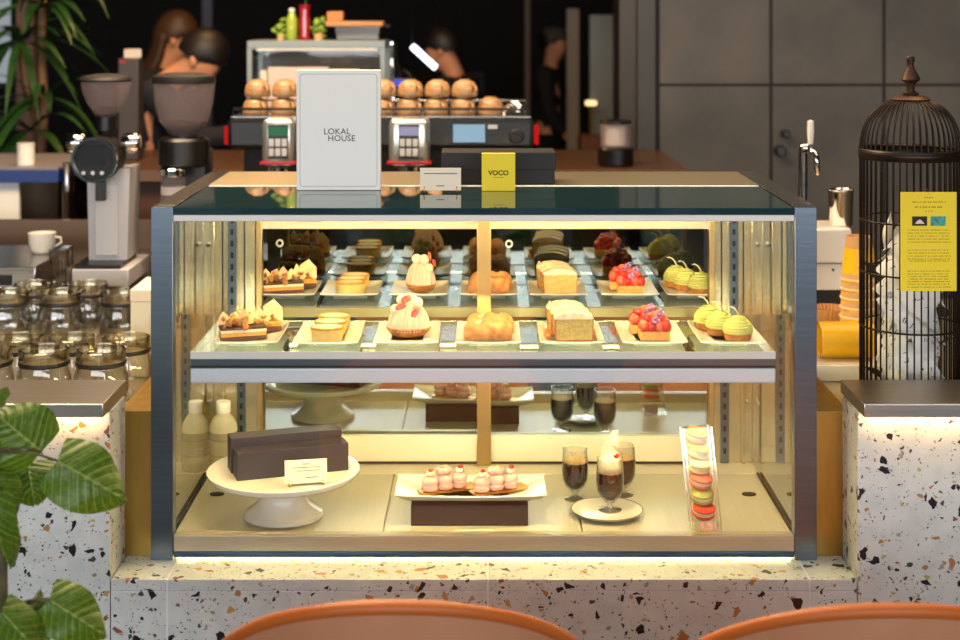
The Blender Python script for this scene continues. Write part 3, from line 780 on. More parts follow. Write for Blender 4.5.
# coffee glasses
M['coffee'] = pm('dark_coffee', (66, 22, 18), .2, col2=(48, 14, 14), scale=10)
M['foam'] = pm('coffee_foam', (214, 184, 130), .6)
def make_glass():
    t = thing('coffee_glass', '', 'glass')
    MB().lathe([(0, 0), (.022, 0), (.0225, .0015), (.012, .004), (.0055, .008), (.0055, .014), (.012, .018), (.021, .028), (.0258, .042), (.0265, .06), (.0255, .082), (.0245, .100), (.0236, .100), (.0246, .082), (.0255, .06), (.0248, .043), (.020, .030), (.010, .0205), (0, .0195)], n=36).build('bowl', M['cupglass'], t, 60)
    MB().lathe([(0, .0205), (.0095, .0212), (.0196, .0306), (.0243, .043), (.025, .06), (.0247, .074), (0, .074)], n=36).build('coffee', M['coffee'], t, 60)
    MB().lathe([(0, .0742), (.0244, .0742), (.0243, .0762), (0, .0758)], n=36).build('foam', M['foam'], t, 60)
    return t
cg = make_glass(); a = on(575, 499); cg.location = (a.x, a.y, ZF + .0003); tag(cg, 'footed glass of black coffee, leftmost of three', group='coffee glasses')
a = on(622.5, 495); dup(cg, (a.x, a.y, ZF + .0003), 0, 'footed glass of coffee behind the one topped with cream')
a = on(607, 515); s_ = thing('saucer', 'round white saucer with a dark rim under the cream topped coffee', 'saucer', (a.x, a.y, ZF + .0003))
MB().lathe([(0, 0), (.04, 0), (.046, .002), (.066, .009), (.069, .012), (.066, .0122), (.045, .0065), (0, .006)], n=48).build('dish', M['white'], s_, 50)
MB().lathe([(.0688, .0118), (.0696, .0126), (.0680, .0132), (.067, .0124)], n=48).build('rim_line', pm('brown_rim', (120, 92, 66), .4), s_, 60)
q = dup(cg, (P(610, 0, 2.885).x, a.y + .008, ZF + .0068), 0, 'footed glass of coffee topped with whipped cream on a saucer')
MB().lathe([(0, .0762), (.0235, .0765), (.0245, .088), (.023, .098), (.0175, .106), (.014, .112), (0, .114)], n=20).ball((-.004, 0, .114), .014, (1, 1, .9), 2).ball((0, .002, .124), .0095, (1, 1, 1.2), 2).ball((.003, 0, .136), .0075, (.9, 1, 1.5), 2).build('whipped_cream', M['creamw'], q, 180)
b = MB(); crumbs(b, 40, lambda: (random.uniform(-.02, .018), random.uniform(-.022, .0), random.uniform(.09, .135)), .0035); b.prism([(-.006, .126), (.012, .124), (.016, .156), (.004, .154)], -.006, -.003); b.build('crisp_flakes', M['icing'], q, 0)
MB().ball((.011, -.016, .109), .0055, (1, .8, .9), 2).build('red_cherry', M['straw'], q, 180)
# macaron tower
a = on(707, 535)
T = Euler((-.20, -.075, 0)).to_matrix().to_4x4()
mt = thing('macaron_tower', 'tall clear plastic box stacked with macarons, leaning back', 'box', (a.x, a.y + .012, ZF + .0003))
L_, wd = .186, .052
b = MB()
for s in (-1, 1):
    b.box((s * wd / 2, 0, L_ / 2 + .004), (.0012, wd, L_)); b.box((0, s * wd / 2, L_ / 2 + .004), (wd, .0012, L_))
b.box((0, 0, L_ + .004), (wd, wd, .0012)); b.bm.transform(T); b.build('clear_sleeve', M['acrylic'], mt)
b = MB()
for sx in (-1, 1):
    for sy in (-1, 1): b.box((sx * wd / 2, sy * wd / 2, L_ / 2 + .004), (.0026, .0026, L_))
b.bm.transform(T); b.build('sleeve_edge', glass('sleeve_edge_plastic', (.93, .93, .88, 1), 1.5, .25, .1), mt)
MB().box((0, .02, .002), (.056, .10, .004), .001).build('stand_foot', M['acrylic'], mt)
b = MB(); b.box((0, .055, .055), (.03, .003, .11), 0, (.12, 0, 0)); b.build('stand_prop', M['acrylic'], mt)
b = MB(); b.box((0, -.0268, .014), (.034, .0008, .016)); b.bm.transform(T); tag(b.build('label_strip', pm('red_print', (226, 150, 130), .6, col2=(244, 220, 196), scale=120), mt), 'small red printed label')
MB().box((.004, -.032, .0015), (.046, .014, .003), .0004).build('name_plate', M['card'], mt)
mcols = [(226, 74, 62), (188, 190, 110), (238, 130, 120), (246, 224, 176), (244, 214, 108), (232, 168, 112)]
names = ['red', 'pale green', 'pink', 'cream', 'yellow', 'peach']
for k, (cc, nm) in enumerate(zip(mcols, names)):
    sh_ = pm(nm.replace(' ', '_') + '_shell', cc, .55, col2=tuple(max(0, v - 14) for v in cc), scale=80)
    zc = .022 + .0175 + k * .0270
    t = thing('macaron', '%s macaron in the clear tower, %s from the bottom' % (nm, ('first', 'second', 'third', 'fourth', 'fifth', 'sixth')[k]), 'macaron', mt.location + (T @ Vector((0, 0, zc))).to_3d(), 0, 'macarons in the tower')
    t.rotation_euler = (.24, .05 * (-1) ** k, .2 * k)
    r = .0215
    for s in (-1, 1):
        MB().lathe([(0, s * .0035), (r * .97, s * .0035), (r, s * .0065), (r * .8, s * .0115), (r * .4, s * .0132), (0, s * .0135)], n=26).build('shell', sh_, t, 40)
    MB().lathe([(0, -.0034), (r * .9, -.0034), (r * .92, 0), (r * .9, .0034), (0, .0034)], n=26).build('filling', M['creamw'], t, 40)
tag(MB().box((0, 0, .0015), (.073, .012, .003), .0005).build('label_plate', M['card']), 'blank cream label plate on the deck before the black block', 'label').location = (P(474, 0, 2.78).x, .083, ZF + .0003)
# water bottle on the sill
t = thing('water_bottle', 'clear water bottle with a white cap at the left rear corner of the case', 'bottle', (P(223.5, 0, 3.165).x, .465, ZF + .0003))
pr = [(0, 0), (.026, 0), (.029, .004), (.029, .03), (.0275, .034), (.029, .038), (.029, .062), (.0275, .066), (.029, .070), (.029, .086), (.0275, .096), (.022, .108), (.0135, .118), (.0125, .122)]
MB().lathe(pr, n=30).build('body', frosted('bottle_plastic', (246, 242, 226), .30), t, 60)
MB().lathe([(0, .001), (.0255, .001), (.0283, .005), (.0283, .082), (0, .082)], n=30).build('water', frosted('water', (206, 200, 176), .35, .1), t, 60)
MB().lathe([(.0292, .082), (.0290, .086), (.0277, .096), (.0222, .108), (.0137, .118), (.013, .121), (.012, .121), (.013, .117), (.0215, .107), (.027, .095), (.0283, .086)], n=30).build('shoulder', frosted('frosted_shoulder', (248, 244, 230), .7), t, 60)
MB().lathe([(0, .121), (.0152, .121), (.0155, .123), (.0155, .142), (.0145, .1435), (0, .1435)], n=30).build('cap', M['white'], t, 40)
# ------------------------------------------------------------------ on top of the case
GT = TZt - .0016
d = 2.965
x0, x1 = P(296.5, 0, d).x, P(380.5, 0, d).x; hh = P(0, 70, d).z - GT
sg = thing('menu_sign', 'white upright sign with LOKAL HOUSE lettering standing on the case top', 'sign', ((x0 + x1) / 2, d - D0, GT))
MB().box((0, .011, hh / 2), (x1 - x0, .022, hh), .0015).build('board', pm('soft_white_board', (246, 244, 238), .6), sg)
b = MB(); ww, h2 = (x1 - x0) - .014, hh - .016
pts = []
for cx, cz, a0 in ((ww / 2 - .006, h2 / 2 - .006, 0), (-ww / 2 + .006, h2 / 2 - .006, 90), (-ww / 2 + .006, -h2 / 2 + .006, 180), (ww / 2 - .006, -h2 / 2 + .006, 270)):
    for k in range(5):
        a = math.radians(a0 + k * 22.5); pts.append((cx + .006 * math.cos(a), -.0001, cz + .006 * math.sin(a) + hh / 2))
b.tube(pts, .0006, 6, True); b.build('border_line', pm('grey_line', (176, 180, 180), .6), sg)
text_mesh('LOKAL', .0168, M['ink'], sg, (-.003, -.0004, hh / 2 - .003), spacing=1.02)
text_mesh('HOUSE', .0168, M['ink'], sg, (.006, -.0004, hh / 2 - .0165), spacing=1.02)
d = 2.93
card_in_holder('price_card', 'cream card in a gold wire holder on the case top beside the white sign', (P(440.5, 0, d).x, d - D0, GT + .0001), .080, .044, 0, [(0, .037, .064, .002), (0, .013, .016, .002)], .0)
d = 2.955
yb_ = thing('brochure', 'bright yellow upright brochure with VOCO lettering on the case top', 'brochure', (P(498.5, 0, d).x, d - D0, GT))
w_, h_ = 33.5 * d / F, P(0, 153.5, d).z - GT
MB().box((0, .008, h_ / 2), (w_, .016, h_), .0006).build('cover', M['yellow'], yb_)
text_mesh('VOCO', .0135, pm('olive_ink', (50, 46, 14), .7), yb_, (0, -.0006, h_ - .0385), spacing=1.0, off=.0003)
b = MB()
for k in range(7): b.box((-.0085 + k * .0028, -.0003, h_ - .047), (.0018, .0004, .0011))
b.build('print', M['ink'], yb_)
x0, x1 = P(441, 0, 3.05).x, P(556, 0, 3.05).x
bx = thing('black_box', 'matt black box lying behind the yellow brochure on the case top', 'box', ((x0 + x1) / 2, .36, TZt + .0003))
MB().box((0, .05, .024), (x1 - x0 - .004, .096, .048), .001).build('base', M['matblack'], bx)
MB().box((0, .05, .046), (x1 - x0, .10, .036), .0015).build('lid', M['matblack'], bx)

# ------------------------------------------------------------------ right side: bird cage and bar things
RZc = .8553
cx, cy, R_ = P(910.5, 0, 2.92).x, .22, .0955
cage = thing('bird_cage', 'tall dark bird cage with a domed top on the right counter', 'bird cage', (cx, cy, RZc))
M['iron'] = pm('dark_iron', (34, 28, 26), .4, .6, col2=(52, 38, 28), scale=30)
M['rust'] = pm('antique_bronze', (92, 66, 46), .5, .6, col2=(52, 40, 32), scale=40)
zr = P(0, 150, 2.92).z - RZc; zd = P(0, 99, 2.92).z - RZc
NB = 46
for k in range(NB):
    a = 2 * PI * k / NB; ca, sa = math.cos(a), math.sin(a)
    pts = [(R_ * ca, R_ * sa, .012), (R_ * ca, R_ * sa, zr)]
    for j in range(1, 9):
        q = j / 8 * PI / 2 * .9; r = R_ * math.cos(q) ** .72; pts.append((r * ca, r * sa, zr + (zd - zr) * math.sin(q)))
    MB().tube(pts, .0017, 5).build('cage_bar', M['iron'], cage, 180)
ring = lambda r, z, t: [(r * math.cos(2 * PI * k / 40), r * math.sin(2 * PI * k / 40), z) for k in range(40)]
for py in (153, 226, 279, 335):
    (MB().lathe([(R_ + .0012, zr - .016), (R_ + .0034, zr - .016), (R_ + .0034, zr + .004), (R_ + .0012, zr + .004), (R_ + .0012, zr - .016)], n=48) if py < 160 else MB()).tube(ring(R_ + .001, P(0, py, 2.92 - R_).z - RZc if py > 160 else zr, 0), .0028 if py < 160 else .002, 6, True).build('cage_ring', M['iron'], cage, 180)
MB().lathe([(0, 0), (R_ + .006, 0), (R_ + .006, .012), (R_, .014), (0, .014)], n=40).build('cage_base', M['iron'], cage, 40)
MB().lathe([(0, zd - .004), (.036, zd - .004), (.038, zd), (.03, zd + .006), (0, zd + .008)], n=28).build('crown_plate', M['rust'], cage, 50)
zf = zd + .008
MB().lathe([(.014, zf - .002), (.016, zf + .004), (.008, zf + .008), (.008, zf + .02), (.012, zf + .024), (.019, zf + .03), (.017, zf + .035), (.008, zf + .052), (.006, zf + .062), (.008, zf + .066), (.0075, zf + .074), (0, zf + .078)], n=24).build('finial', M['rust'], cage, 60)
M['pack'] = pm('white_printed_paper', (246, 246, 242), .7, col2=(230, 232, 230), scale=18)
M['scrap'] = pm('dark_dry_leaf', (46, 40, 36), .8)
rs = random.Random(5)
n = 0
for lay in range(9):
    for j in range(5):
        a = rs.uniform(0, 2 * PI) if False else (j * 1.2566 + lay * .6); r = .043
        z = .034 + lay * .038 + j * .0065
        if z > .34: continue
        s_ = rs.uniform(.050, .062)
        t = thing('paper_packet', 'white printed paper packet in the pile inside the bird cage', 'packet', (cx + r * math.cos(a), cy + r * math.sin(a), RZc + z), 0, 'packets in the bird cage')
        t.rotation_euler = (rs.uniform(.7, 1.5), rs.uniform(-.9, .9), a + PI / 2 + rs.uniform(-.4, .4))
        def fn(u, v, s_=s_):
            x, y = (u - .5) * 2, (v - .5) * 2
            return Vector((x * s_ / 2, y * s_ / 2, .009 * (1 - x * x) * (1 - y * y)))
        def fn2(u, v, s_=s_):
            p = fn(u, v); p.z = -p.z; return p
        b = MB(); b.sheet(fn, 8, 8); b.sheet(fn2, 8, 8); b.build('packet', M['pack'], t, 180)
        b = MB()
        for q in range(5): b.box((rs.uniform(-.3, .3) * s_, rs.uniform(-.3, .3) * s_, .0085), (.0012, rs.uniform(.004, .012), .0006), 0, (0, 0, rs.uniform(-1, 1)))
        b.build('print', M['ink'], t)
        n += 1
for k in range(7):
    a = rs.uniform(0, 6.28)
    t = MB().sheet(lambda u, v: Vector(((u - .5) * .05, (v - .5) * .022 * math.sin(PI * min(.98, max(.05, u))), .004 * math.sin(u * 4))), 8, 4, thick=.001).build('dry_leaf', M['scrap'], None, 180)
    t.location = (cx + .072 * math.cos(a), cy + .072 * math.sin(a), RZc + .04 + k * .042); t.rotation_euler = (rs.uniform(0, 1.5), rs.uniform(-1, 1), a)
    tag(t, 'dark dry leaf among the white packets in the bird cage', 'leaf', 'dry leaves in the bird cage')
d = 2.80
ys = thing('hanging_notice', 'yellow notice sheet with two small pictures hung on the bird cage', 'notice', (P(928.5, 0, d).x, d - D0, P(0, 291, d).z))
w_, h_ = 56 * d / F, 99 * d / F
MB().box((0, 0, h_ / 2), (w_, .0012, h_)).build('sheet', M['yellow'], ys)
M['olive'] = pm('olive_print', (104, 94, 20), .7)
pz = lambda py: P(0, py, d).z - ys.location.z
b = MB()
rr = random.Random(3)
def dash(py, ww, hh=.0011, cx=0):
    x = cx - ww / 2
    while x < cx + ww / 2:
        q = rr.uniform(.001, .003); b.box((x + q / 2, -.0008, pz(py)), (q, .0004, hh)); x += q + rr.choice((.0006, .0008, .003))
dash(197.5, .014, .0026); dash(202, .06, .0016); dash(207, .052, .0018); dash(211, .012, .0014)
b.build('heading_print', M['olive'], ys); b = MB()
for py in (230, 233, 236, 239, 242, 250, 253, 256, 259, 261, 271, 274, 276.5, 279, 281.5, 284, 287): dash(py, .078 if py % 3 else .07)
b.build('body_print', M['olive'], ys)
for px, mat_, nm in ((919.5, M['matblack'], 'a'), (938, pm('teal_picture', (70, 190, 160), .5, col2=(30, 110, 130), scale=140), 'b')):
    o = MB().box((P(px, 0, d).x - ys.location.x, -.0009, pz(221)), (.028, .0006, .0175)).build('picture', mat_, ys)
    o['label'] = 'small dark picture' if nm == 'a' else 'small teal picture'
    if nm == 'a': MB().prism([(-.009, -.005), (.009, -.005), (.004, .001), (0, .003), (-.004, .001)], -.0016, -.0012, Matrix.Translation((P(px, 0, d).x - ys.location.x, 0, pz(221)))).build('cake_image', M['montblanc'], o)
b = MB(); b.tube([(0, .0, h_ - .004), (0, .004, h_ + .004), (0, .012, h_ + .004)], .0012, 6); b.build('hook', M['iron'], ys, 180)

# white tray, yellow cup holder, paper cups, filters, white machine, steel cup, tap
wt = tag(MB().bb(-.066, .16, 0, .30, 0, .034, .003).build('white_tray', M['white']), 'flat white slab under the yellow tube beside the bird cage', 'slab'); wt.location = (P(846, 0, 3.05).x, .36, RZc)
yh = thing('yellow_tube', 'short yellow cup sleeve lying on its side on the white slab', 'tube', (P(844, 0, 3.12).x, .43, RZc + .0343))
b = MB(); rot = Matrix.Rotation(PI / 2, 3, 'Y')
b.lathe([(.037, -.05), (.037, .06), (.0355, .06), (.0355, -.05), (.037, -.05)], (0, 0, .037), 36, m=rot); b.build('sleeve', M['yellowcup'], yh, 60)
b = MB(); b.tube([(-.05, .0363 * math.cos(k * PI / 16), .037 + .0363 * math.sin(k * PI / 16)) for k in range(32)], .0012, 6, True); b.build('rim', M['tan'], yh, 180)
M['cuprim'] = pm('pale_cup_rim', (240, 214, 176), .5)
def make_cup():
    t = thing('paper_cup', '', 'paper cup')
    MB().lathe([(.0395, .002), (.030, .085), (.030, .098), (.0285, .0985), (.0285, .090), (0, .090), (0, .0895), (.029, .0895), (.0385, .002)], n=32).build('cup_wall', M['tan'], t, 40)
    MB().lathe([(.0382, .016), (.0318, .072), (.0314, .072), (.0378, .016)], n=32).build('yellow_band', M['yellowcup'], t, 40)
    MB().lathe([(.0388, .004), (.041, .004), (.0415, .002), (.041, 0), (.0388, 0)], n=32).build('rolled_rim', M['cuprim'], t, 60)
    return t
pc = make_cup(); xx = P(857, 0, 3.4).x
ordn = ['bottom', 'second from the bottom', 'third from the bottom', 'fourth from the bottom', 'fifth from the bottom', 'sixth from the bottom', 'seventh from the bottom', 'eighth from the bottom']
for k in range(8):
    lab = 'upturned tan and yellow paper cup, %s of the stack by the cage' % ('topmost' if k == 7 else ordn[k])
    loc = (xx + .0006 * k, .70, RZc + .0005 + k * .0212)
    if k == 0: pc.location = loc; pc['label'] = lab; pc['group'] = 'stacked paper cups'
    else: dup(pc, loc, .3 * k, lab)
cf = thing('paper_filters', 'stack of pleated kraft paper filters beside the yellow tube', 'coffee filters', (P(829, 0, 3.5).x, .80, RZc + .0003))
b = MB(); n = 60; prof = [(.030, 0), (.034, .02), (.044, .06)]
rings = []
for r, z in prof: rings.append([b.bm.verts.new(((r + .002 * (-1) ** k) * math.cos(2 * PI * k / n), (r + .002 * (-1) ** k) * math.sin(2 * PI * k / n), z + .006)) for k in range(n)])
for a_, b_ in zip(rings, rings[1:]):
    for k in range(n): b.bm.faces.new((a_[k], a_[(k + 1) % n], b_[(k + 1) % n], b_[k]))
b.build('pleated_paper', M['tan'], cf, 0)
MB().cyl((0, 0, .003), .038, .006, 32).build('holder', M['white'], cf)
wm = thing('white_machine', 'small white appliance on a dark stand behind the right steel post', 'appliance', (P(827, 0, 3.68).x, .98, RZc + .0003))
zt_ = P(0, 229, 3.66).z - RZc; zb_ = P(0, 291, 3.66).z - RZc; zmid = P(0, 264, 3.66).z - RZc
MB().box((0, .06, zb_ / 2), (.12, .13, zb_)).build('stand', M['matblack'], wm)
MB().box((0, .06, (zt_ + zmid) / 2), (.115, .15, zt_ - zmid), .006).build('upper_body', M['white'], wm)
MB().box((0, .062, (zb_ + zmid) / 2 - .001), (.112, .146, zmid - zb_ - .002), .003).build('lower_body', M['white'], wm)
b = MB(); b.cyl((.012, -.0125, zmid - .016), .003, .004, 12, 'y'); b.build('button', M['black'], wm)
sc_ = thing('steel_cup', 'shiny steel beaker standing on the white appliance', 'cup', (P(839, 0, 3.74).x, 1.02, RZc + zt_ + .0006))
MB().lathe([(0, 0), (.026, 0), (.028, .003), (.031, .085), (.033, .088), (.0315, .088), (.0295, .085), (.0265, .004), (0, .004)], n=32).build('body', M['chrome'], sc_, 60)
MB().tube([(.0325 * math.cos(2 * PI * k / 32), .0325 * math.sin(2 * PI * k / 32), .0885) for k in range(32)], .0012, 6, True).build('rim', M['chrome'], sc_, 180)
tp_ = thing('tap', 'chrome drinks tap with a pale handle behind the right end of the case', 'tap', (P(803, 0, 3.6).x, .90, RZc + .0003))
zz = lambda py: P(0, py, 3.62).z - RZc
MB().cyl((0, 0, .006), .03, .012, 24).build('base', M['chrome'], tp_)
MB().cyl((0, 0, zz(150) / 2), .011, zz(150), 20).build('column', M['chrome'], tp_)
MB().tube([(0, -.005, zz(150)), (.012, -.03, zz(148)), (.022, -.045, zz(152)), (.024, -.048, zz(172))], .007, 10).build('spout', M['chrome'], tp_, 180)
MB().ball((.004, -.005, zz(147)), .016, (1, 1, .8)).build('valve', M['chrome'], tp_, 180)
MB().lathe([(0, 0), (.006, 0), (.0085, .03), (.0075, .055), (0, .058)], (.016, -.01, zz(143)), 16).build('handle', M['white'], tp_, 60)
for px, py, r in ((784, 133, .014), (779, 150, .02)):
    o = MB().cyl((0, 0, 0), r, .05, 20, 'y', bev=.004).build('wall_knob', M['black'])
    o.location = (P(px, 0, 5.6).x, 2.875, P(0, py, 5.6).z); tag(o, 'round dark knob on the stone wall, %s of the two' % ('upper' if py < 140 else 'lower'), 'knob', 'knobs on the stone wall')

# ------------------------------------------------------------------ left side
GLZ = .8203
M['band'] = pm('dark_seal', (30, 28, 26), .4)
def make_mug():
    t = thing('glass_mug', '', 'glass')
    MB().lathe([(0, 0), (.038, 0), (.043, .004), (.051, .025), (.0545, .05), (.053, .072), (.047, .092), (.0455, .099), (.048, .102), (.0485, .124), (.0465, .125), (.0455, .104), (.0435, .098), (.0505, .07), (.0515, .05), (.048, .026), (.040, .007), (0, .006)], n=36).build('bowl', M['cupglass'], t, 60)
    MB().lathe([(.0455, .0935), (.0490, .0945), (.0500, .1000), (.048, .1030), (.0445, .099)], n=36).build('seal_band', M['band'], t, 60)
    MB().lathe([(.0478, .104), (.0488, .106), (.0488, .122), (.0495, .1255), (.0462, .1262), (.0465, .106)], n=36).build('collar', edge_glass('led_tinted_collar', (.97, .93, .82, 1), (.45, .38, .24, 1), 1.6, .14), t, 60)  # warm LED reflection put into the collar tint
    return t
mug = make_mug()
rowdefs = [(2.96, (101, 44, -13), 'nearest row'), (3.07, (126, 72, 18), 'second row'), (3.57, (121, 60, 8), 'third row'), (3.68, (88, 34), 'rear row')]
posn = {2: ['right', 'left'], 3: ['rightmost', 'middle', 'leftmost'], 4: ['rightmost', 'second', 'third', 'leftmost']}
firstm = True
for dd, pxs, rn in rowdefs:
    for k, px in enumerate(pxs):
        lab = 'glass mug with a dark seal, %s in the %s on the left' % (posn[len(pxs)][k], rn)
        loc = (P(px, 0, dd).x, dd - D0, GLZ)
        if firstm: mug.location = loc; tag(mug, lab, group='glass mugs on the left counter'); firstm = False
        else: dup(mug, loc, .4 * k, lab)
cbx = thing('cream_carton', 'cream carton standing between the glass mugs and the left steel post', 'carton', (P(147, 0, 3.3).x, .62, GLZ))
MB().box((0, 0, .082), (.045, .16, .164), .002).build('box', M['cream'], cbx)
MB().box((0, 0, .177), (.047, .162, .025), .002).build('lid', M['card'], cbx)
# bar counter with machines
BZ0 = .90
bc = thing('bar_counter', 'steel bar counter carrying the grinders and the espresso machine', 'counter', (0, 0, 0))
MB().bb(-3.4, .62, 1.05, 1.80, BZ0 - .03, BZ0, .002).build('worktop', pm('dark_bar_top', (112, 100, 90), .25, .9), bc)
MB().bb(-3.38, .60, 1.09, 1.78, 0, BZ0 - .03).build('body', M['matblack'], bc)
MB().bb(-3.4, -.80, 1.801, 1.83, 0, .985, .002).build('upstand', pm('brown_steel_upstand', (112, 92, 76), .35, .8), bc)
ub = thing('steel_box', 'low stainless machine at the far left edge holding a white cup', 'machine', (-1.42, 1.12, BZ0 + .0003))
MB().bb(-.28, .28, 0, .36, .006, .06, .003).build('body', M['steelh'], ub)
b = MB(); b.bb(.12, .22, -.004, 0, .014, .04); b.build('front_recess', M['matblack'], ub)
for x in (-.24, .24):
    for y in (.03, .33): MB().cyl((x, y, .003), .012, .006, 12).build('foot', M['black'], ub)
wc = thing('white_cup', 'white cup standing on the low stainless machine', 'cup', (P(40, 0, 4.02).x, 1.34, BZ0 + .0608))
MB().lathe([(0, 0), (.022, 0), (.03, .01), (.0355, .03), (.037, .055), (.035, .055), (.033, .03), (.027, .012), (0, .006)], n=28).build('bowl', M['white'], wc, 60)
MB().tube([(.035, 0, .044), (.05, 0, .042), (.052, 0, .028), (.034, 0, .018)], .003, 6).build('handle', M['white'], wc, 180)
tg = tag(MB().lathe([(0, 0), (.024, 0), (.028, .10), (.0265, .10), (.023, .005), (0, .005)], n=28).build('tumbler', M['cupglass'], None, 60), 'small clear tumbler beside the grey grinder base', 'glass'); tg.location = (P(60, 0, 3.85).x, 1.15, BZ0 + .0003)
# grinder with display
gd = 3.93
M['greyenamel'] = pm('light_grey_enamel', (190, 190, 194), .35)
def gz(py): return P(0, py, gd).z - BZ0
def gx(px, c=105): return (px - c) * gd / F
gr = thing('coffee_grinder', 'light grey coffee grinder with a round black display and clear hopper', 'coffee grinder', (P(105, 0, gd).x, gd - D0, BZ0 + .0003))
MB().bb(gx(80), gx(136), -.08, .16, .004, gz(264), .004).build('base', M['greyenamel'], gr)
MB().bb(gx(82), gx(128), -.078, .10, gz(264) + .0003, gz(260), .002).build('drip_mat', M['black'], gr)
b = MB(); b.prism([(gx(89), gz(260)), (gx(127), gz(260)), (gx(130), gz(168)), (gx(87), gz(172))], 0, .12); b.build('column', M['greyenamel'], gr)
MB().bb(gx(96), gx(118), -.004, -.0002, gz(255), gz(185), .001).build('front_plate', pm('pale_plate', (206, 206, 208), .35), gr)
MB().bb(gx(98), gx(107), -.03, -.0045, gz(200), gz(178), .002).build('spout', M['black'], gr)
b = MB(); b.cyl((gx(100), .0, gz(158)), .058, .10, 40, 'y', bev=.006); b.build('head', M['matblack'], gr)
MB().lathe([(.052, 0), (.059, 0), (.059, .012), (.052, .012)], (gx(100), -.052, gz(158)), 40, m=Matrix.Rotation(PI / 2, 3, 'X')).build('bezel', M['chrome'], gr, 60)
MB().bb(gx(86), gx(110), -.0525, -.0505, gz(163), gz(144), .0006).build('screen', pm('dark_screen', (36, 38, 42), .15), gr)
for k in (-1, 0, 1): MB().cyl((gx(98) + k * .024, -.052, gz(171)), .005, .004, 14, 'y').build('button', M['steeldark'], gr)
for px, s in ((76, -1), (131, 1)):
    MB().lathe([(0, -.022), (.022, -.022), (.026, -.014), (.026, .014), (.022, .022), (0, .022)], (gx(px), .0, gz(143)), 24, m=Matrix.Rotation(PI / 2, 3, 'Y')).build('side_knob', M['chrome'], gr, 60)
MB().cyl((gx(103), .03, gz(124)), .028, gz(118) - gz(134), 28, bev=.003).build('neck', M['black'], gr)
MB().lathe([(.026, gz(117)), (.034, gz(112)), (.050, gz(103)), (.062, gz(92)), (.066, gz(82)), (.064, gz(82)), (.060, gz(92)), (.048, gz(103)), (.03, gz(114)), (0, gz(115))], (gx(103), .03, 0), 36).build('hopper', M['smoke'], gr, 60)
MB().lathe([(0, gz(82) + .0005), (.067, gz(82) + .0005), (.068, gz(80)), (.062, gz(77)), (.03, gz(74.5)), (0, gz(74.5))], (gx(103), .03, 0), 36).build('hopper_lid', M['matblack'], gr, 40)
MB().lathe([(0, gz(116)), (.022, gz(114)), (.03, gz(108)), (0, gz(107))], (gx(103), .03, 0), 24).build('coffee_beans', pm('beans', (70, 40, 24), .5, col2=(40, 22, 14), scale=120, bump=.6), gr, 60)
# black grinder
gd = 4.05
g2 = thing('coffee_grinder', 'black coffee grinder with a large smoky hopper left of the espresso machine', 'coffee grinder', (P(184, 0, gd).x, gd - D0, BZ0 + .0003))
c0 = 184
MB().bb(-.075, .075, -.08, .12, 0, .03, .004).build('base', M['black'], g2)
MB().bb(-.06, .06, .0, .11, .03, gz(150), .008).build('body', M['black'], g2)
MB().cyl((0, -.005, (gz(137) + gz(166)) / 2), .068, gz(137) - gz(166), 32, bev=.008).build('motor_head', M['black'], g2)
MB().cyl((-.018, -.05, (gz(166) + gz(174)) / 2), .037, gz(166) - gz(174), 28, bev=.003).build('dosing_ring', M['chrome'], g2)
MB().cyl((-.018, -.05, (gz(174.5) + gz(206)) / 2), .034, gz(174.5) - gz(206), 28).build('dosing_chamber', M['smoke'], g2)
MB().cyl((-.018, -.05, (gz(184) + gz(192)) / 2), .0325, gz(184) - gz(192), 28).build('dosing_disc', M['greyenamel'], g2)
MB().cyl((0, 0, gz(136)), .036, .03, 28).build('neck', M['black'], g2)
MB().lathe([(.030, gz(138)), (.040, gz(134)), (.066, gz(121)), (.078, gz(104)), (.083, gz(83)), (.081, gz(83)), (.076, gz(104)), (.064, gz(121)), (.036, gz(136)), (0, gz(137))], (0, 0, 0), 40).build('hopper', M['smoke'], g2, 60)
MB().lathe([(0, gz(137) + .002), (.034, gz(135) + .001), (.058, gz(124)), (.060, gz(121)), (0, gz(120))], n=30).build('coffee_beans', pm('dark_beans', (58, 34, 24), .5, col2=(34, 20, 14), scale=110, bump=.6), g2, 60)
MB().lathe([(0, gz(83) + .0005), (.085, gz(83) + .0005), (.086, gz(80)), (.083, gz(76)), (.05, gz(73)), (0, gz(72.5))], n=40).build('hopper_lid', M['matblack'], g2, 40)
# espresso machine
ed = 4.10
ez = lambda py: P(0, py, ed).z - BZ0
ex = lambda px: P(px, 0, ed).x
em = thing('espresso_machine', 'wide black espresso machine with two chrome group columns and cups on top', 'espresso machine', (0, ed - D0, BZ0 + .0003))
MB().bb(ex(226), ex(534), .02, .46, ez(150), ez(119), .012).build('body', M['black'], em)
MB().bb(ex(232), ex(528), .20, .44, .035, ez(150), .004).build('back_panel', M['matblack'], em)
MB().bb(ex(230), ex(530), -.02, .44, .03, .085, .006).build('drip_tray', M['steelh'], em)
for px in (240, 520):
    for y in (.04, .40): MB().cyl((ex(px), y, .015), .022, .03, 16).build('foot', M['black'], em)
MB().bb(ex(229), ex(531), .03, .45, ez(119) + .0003, ez(117), .001).build('cup_tray', M['steelh'], em)
for y in (.035, .445): MB().tube([(ex(231), y, ez(117)), (ex(231), y, ez(110)), (ex(530), y, ez(110)), (ex(530), y, ez(117))], .0035, 8).build('cup_rail', M['black'] if y < .1 else M['steelh'], em, 60)
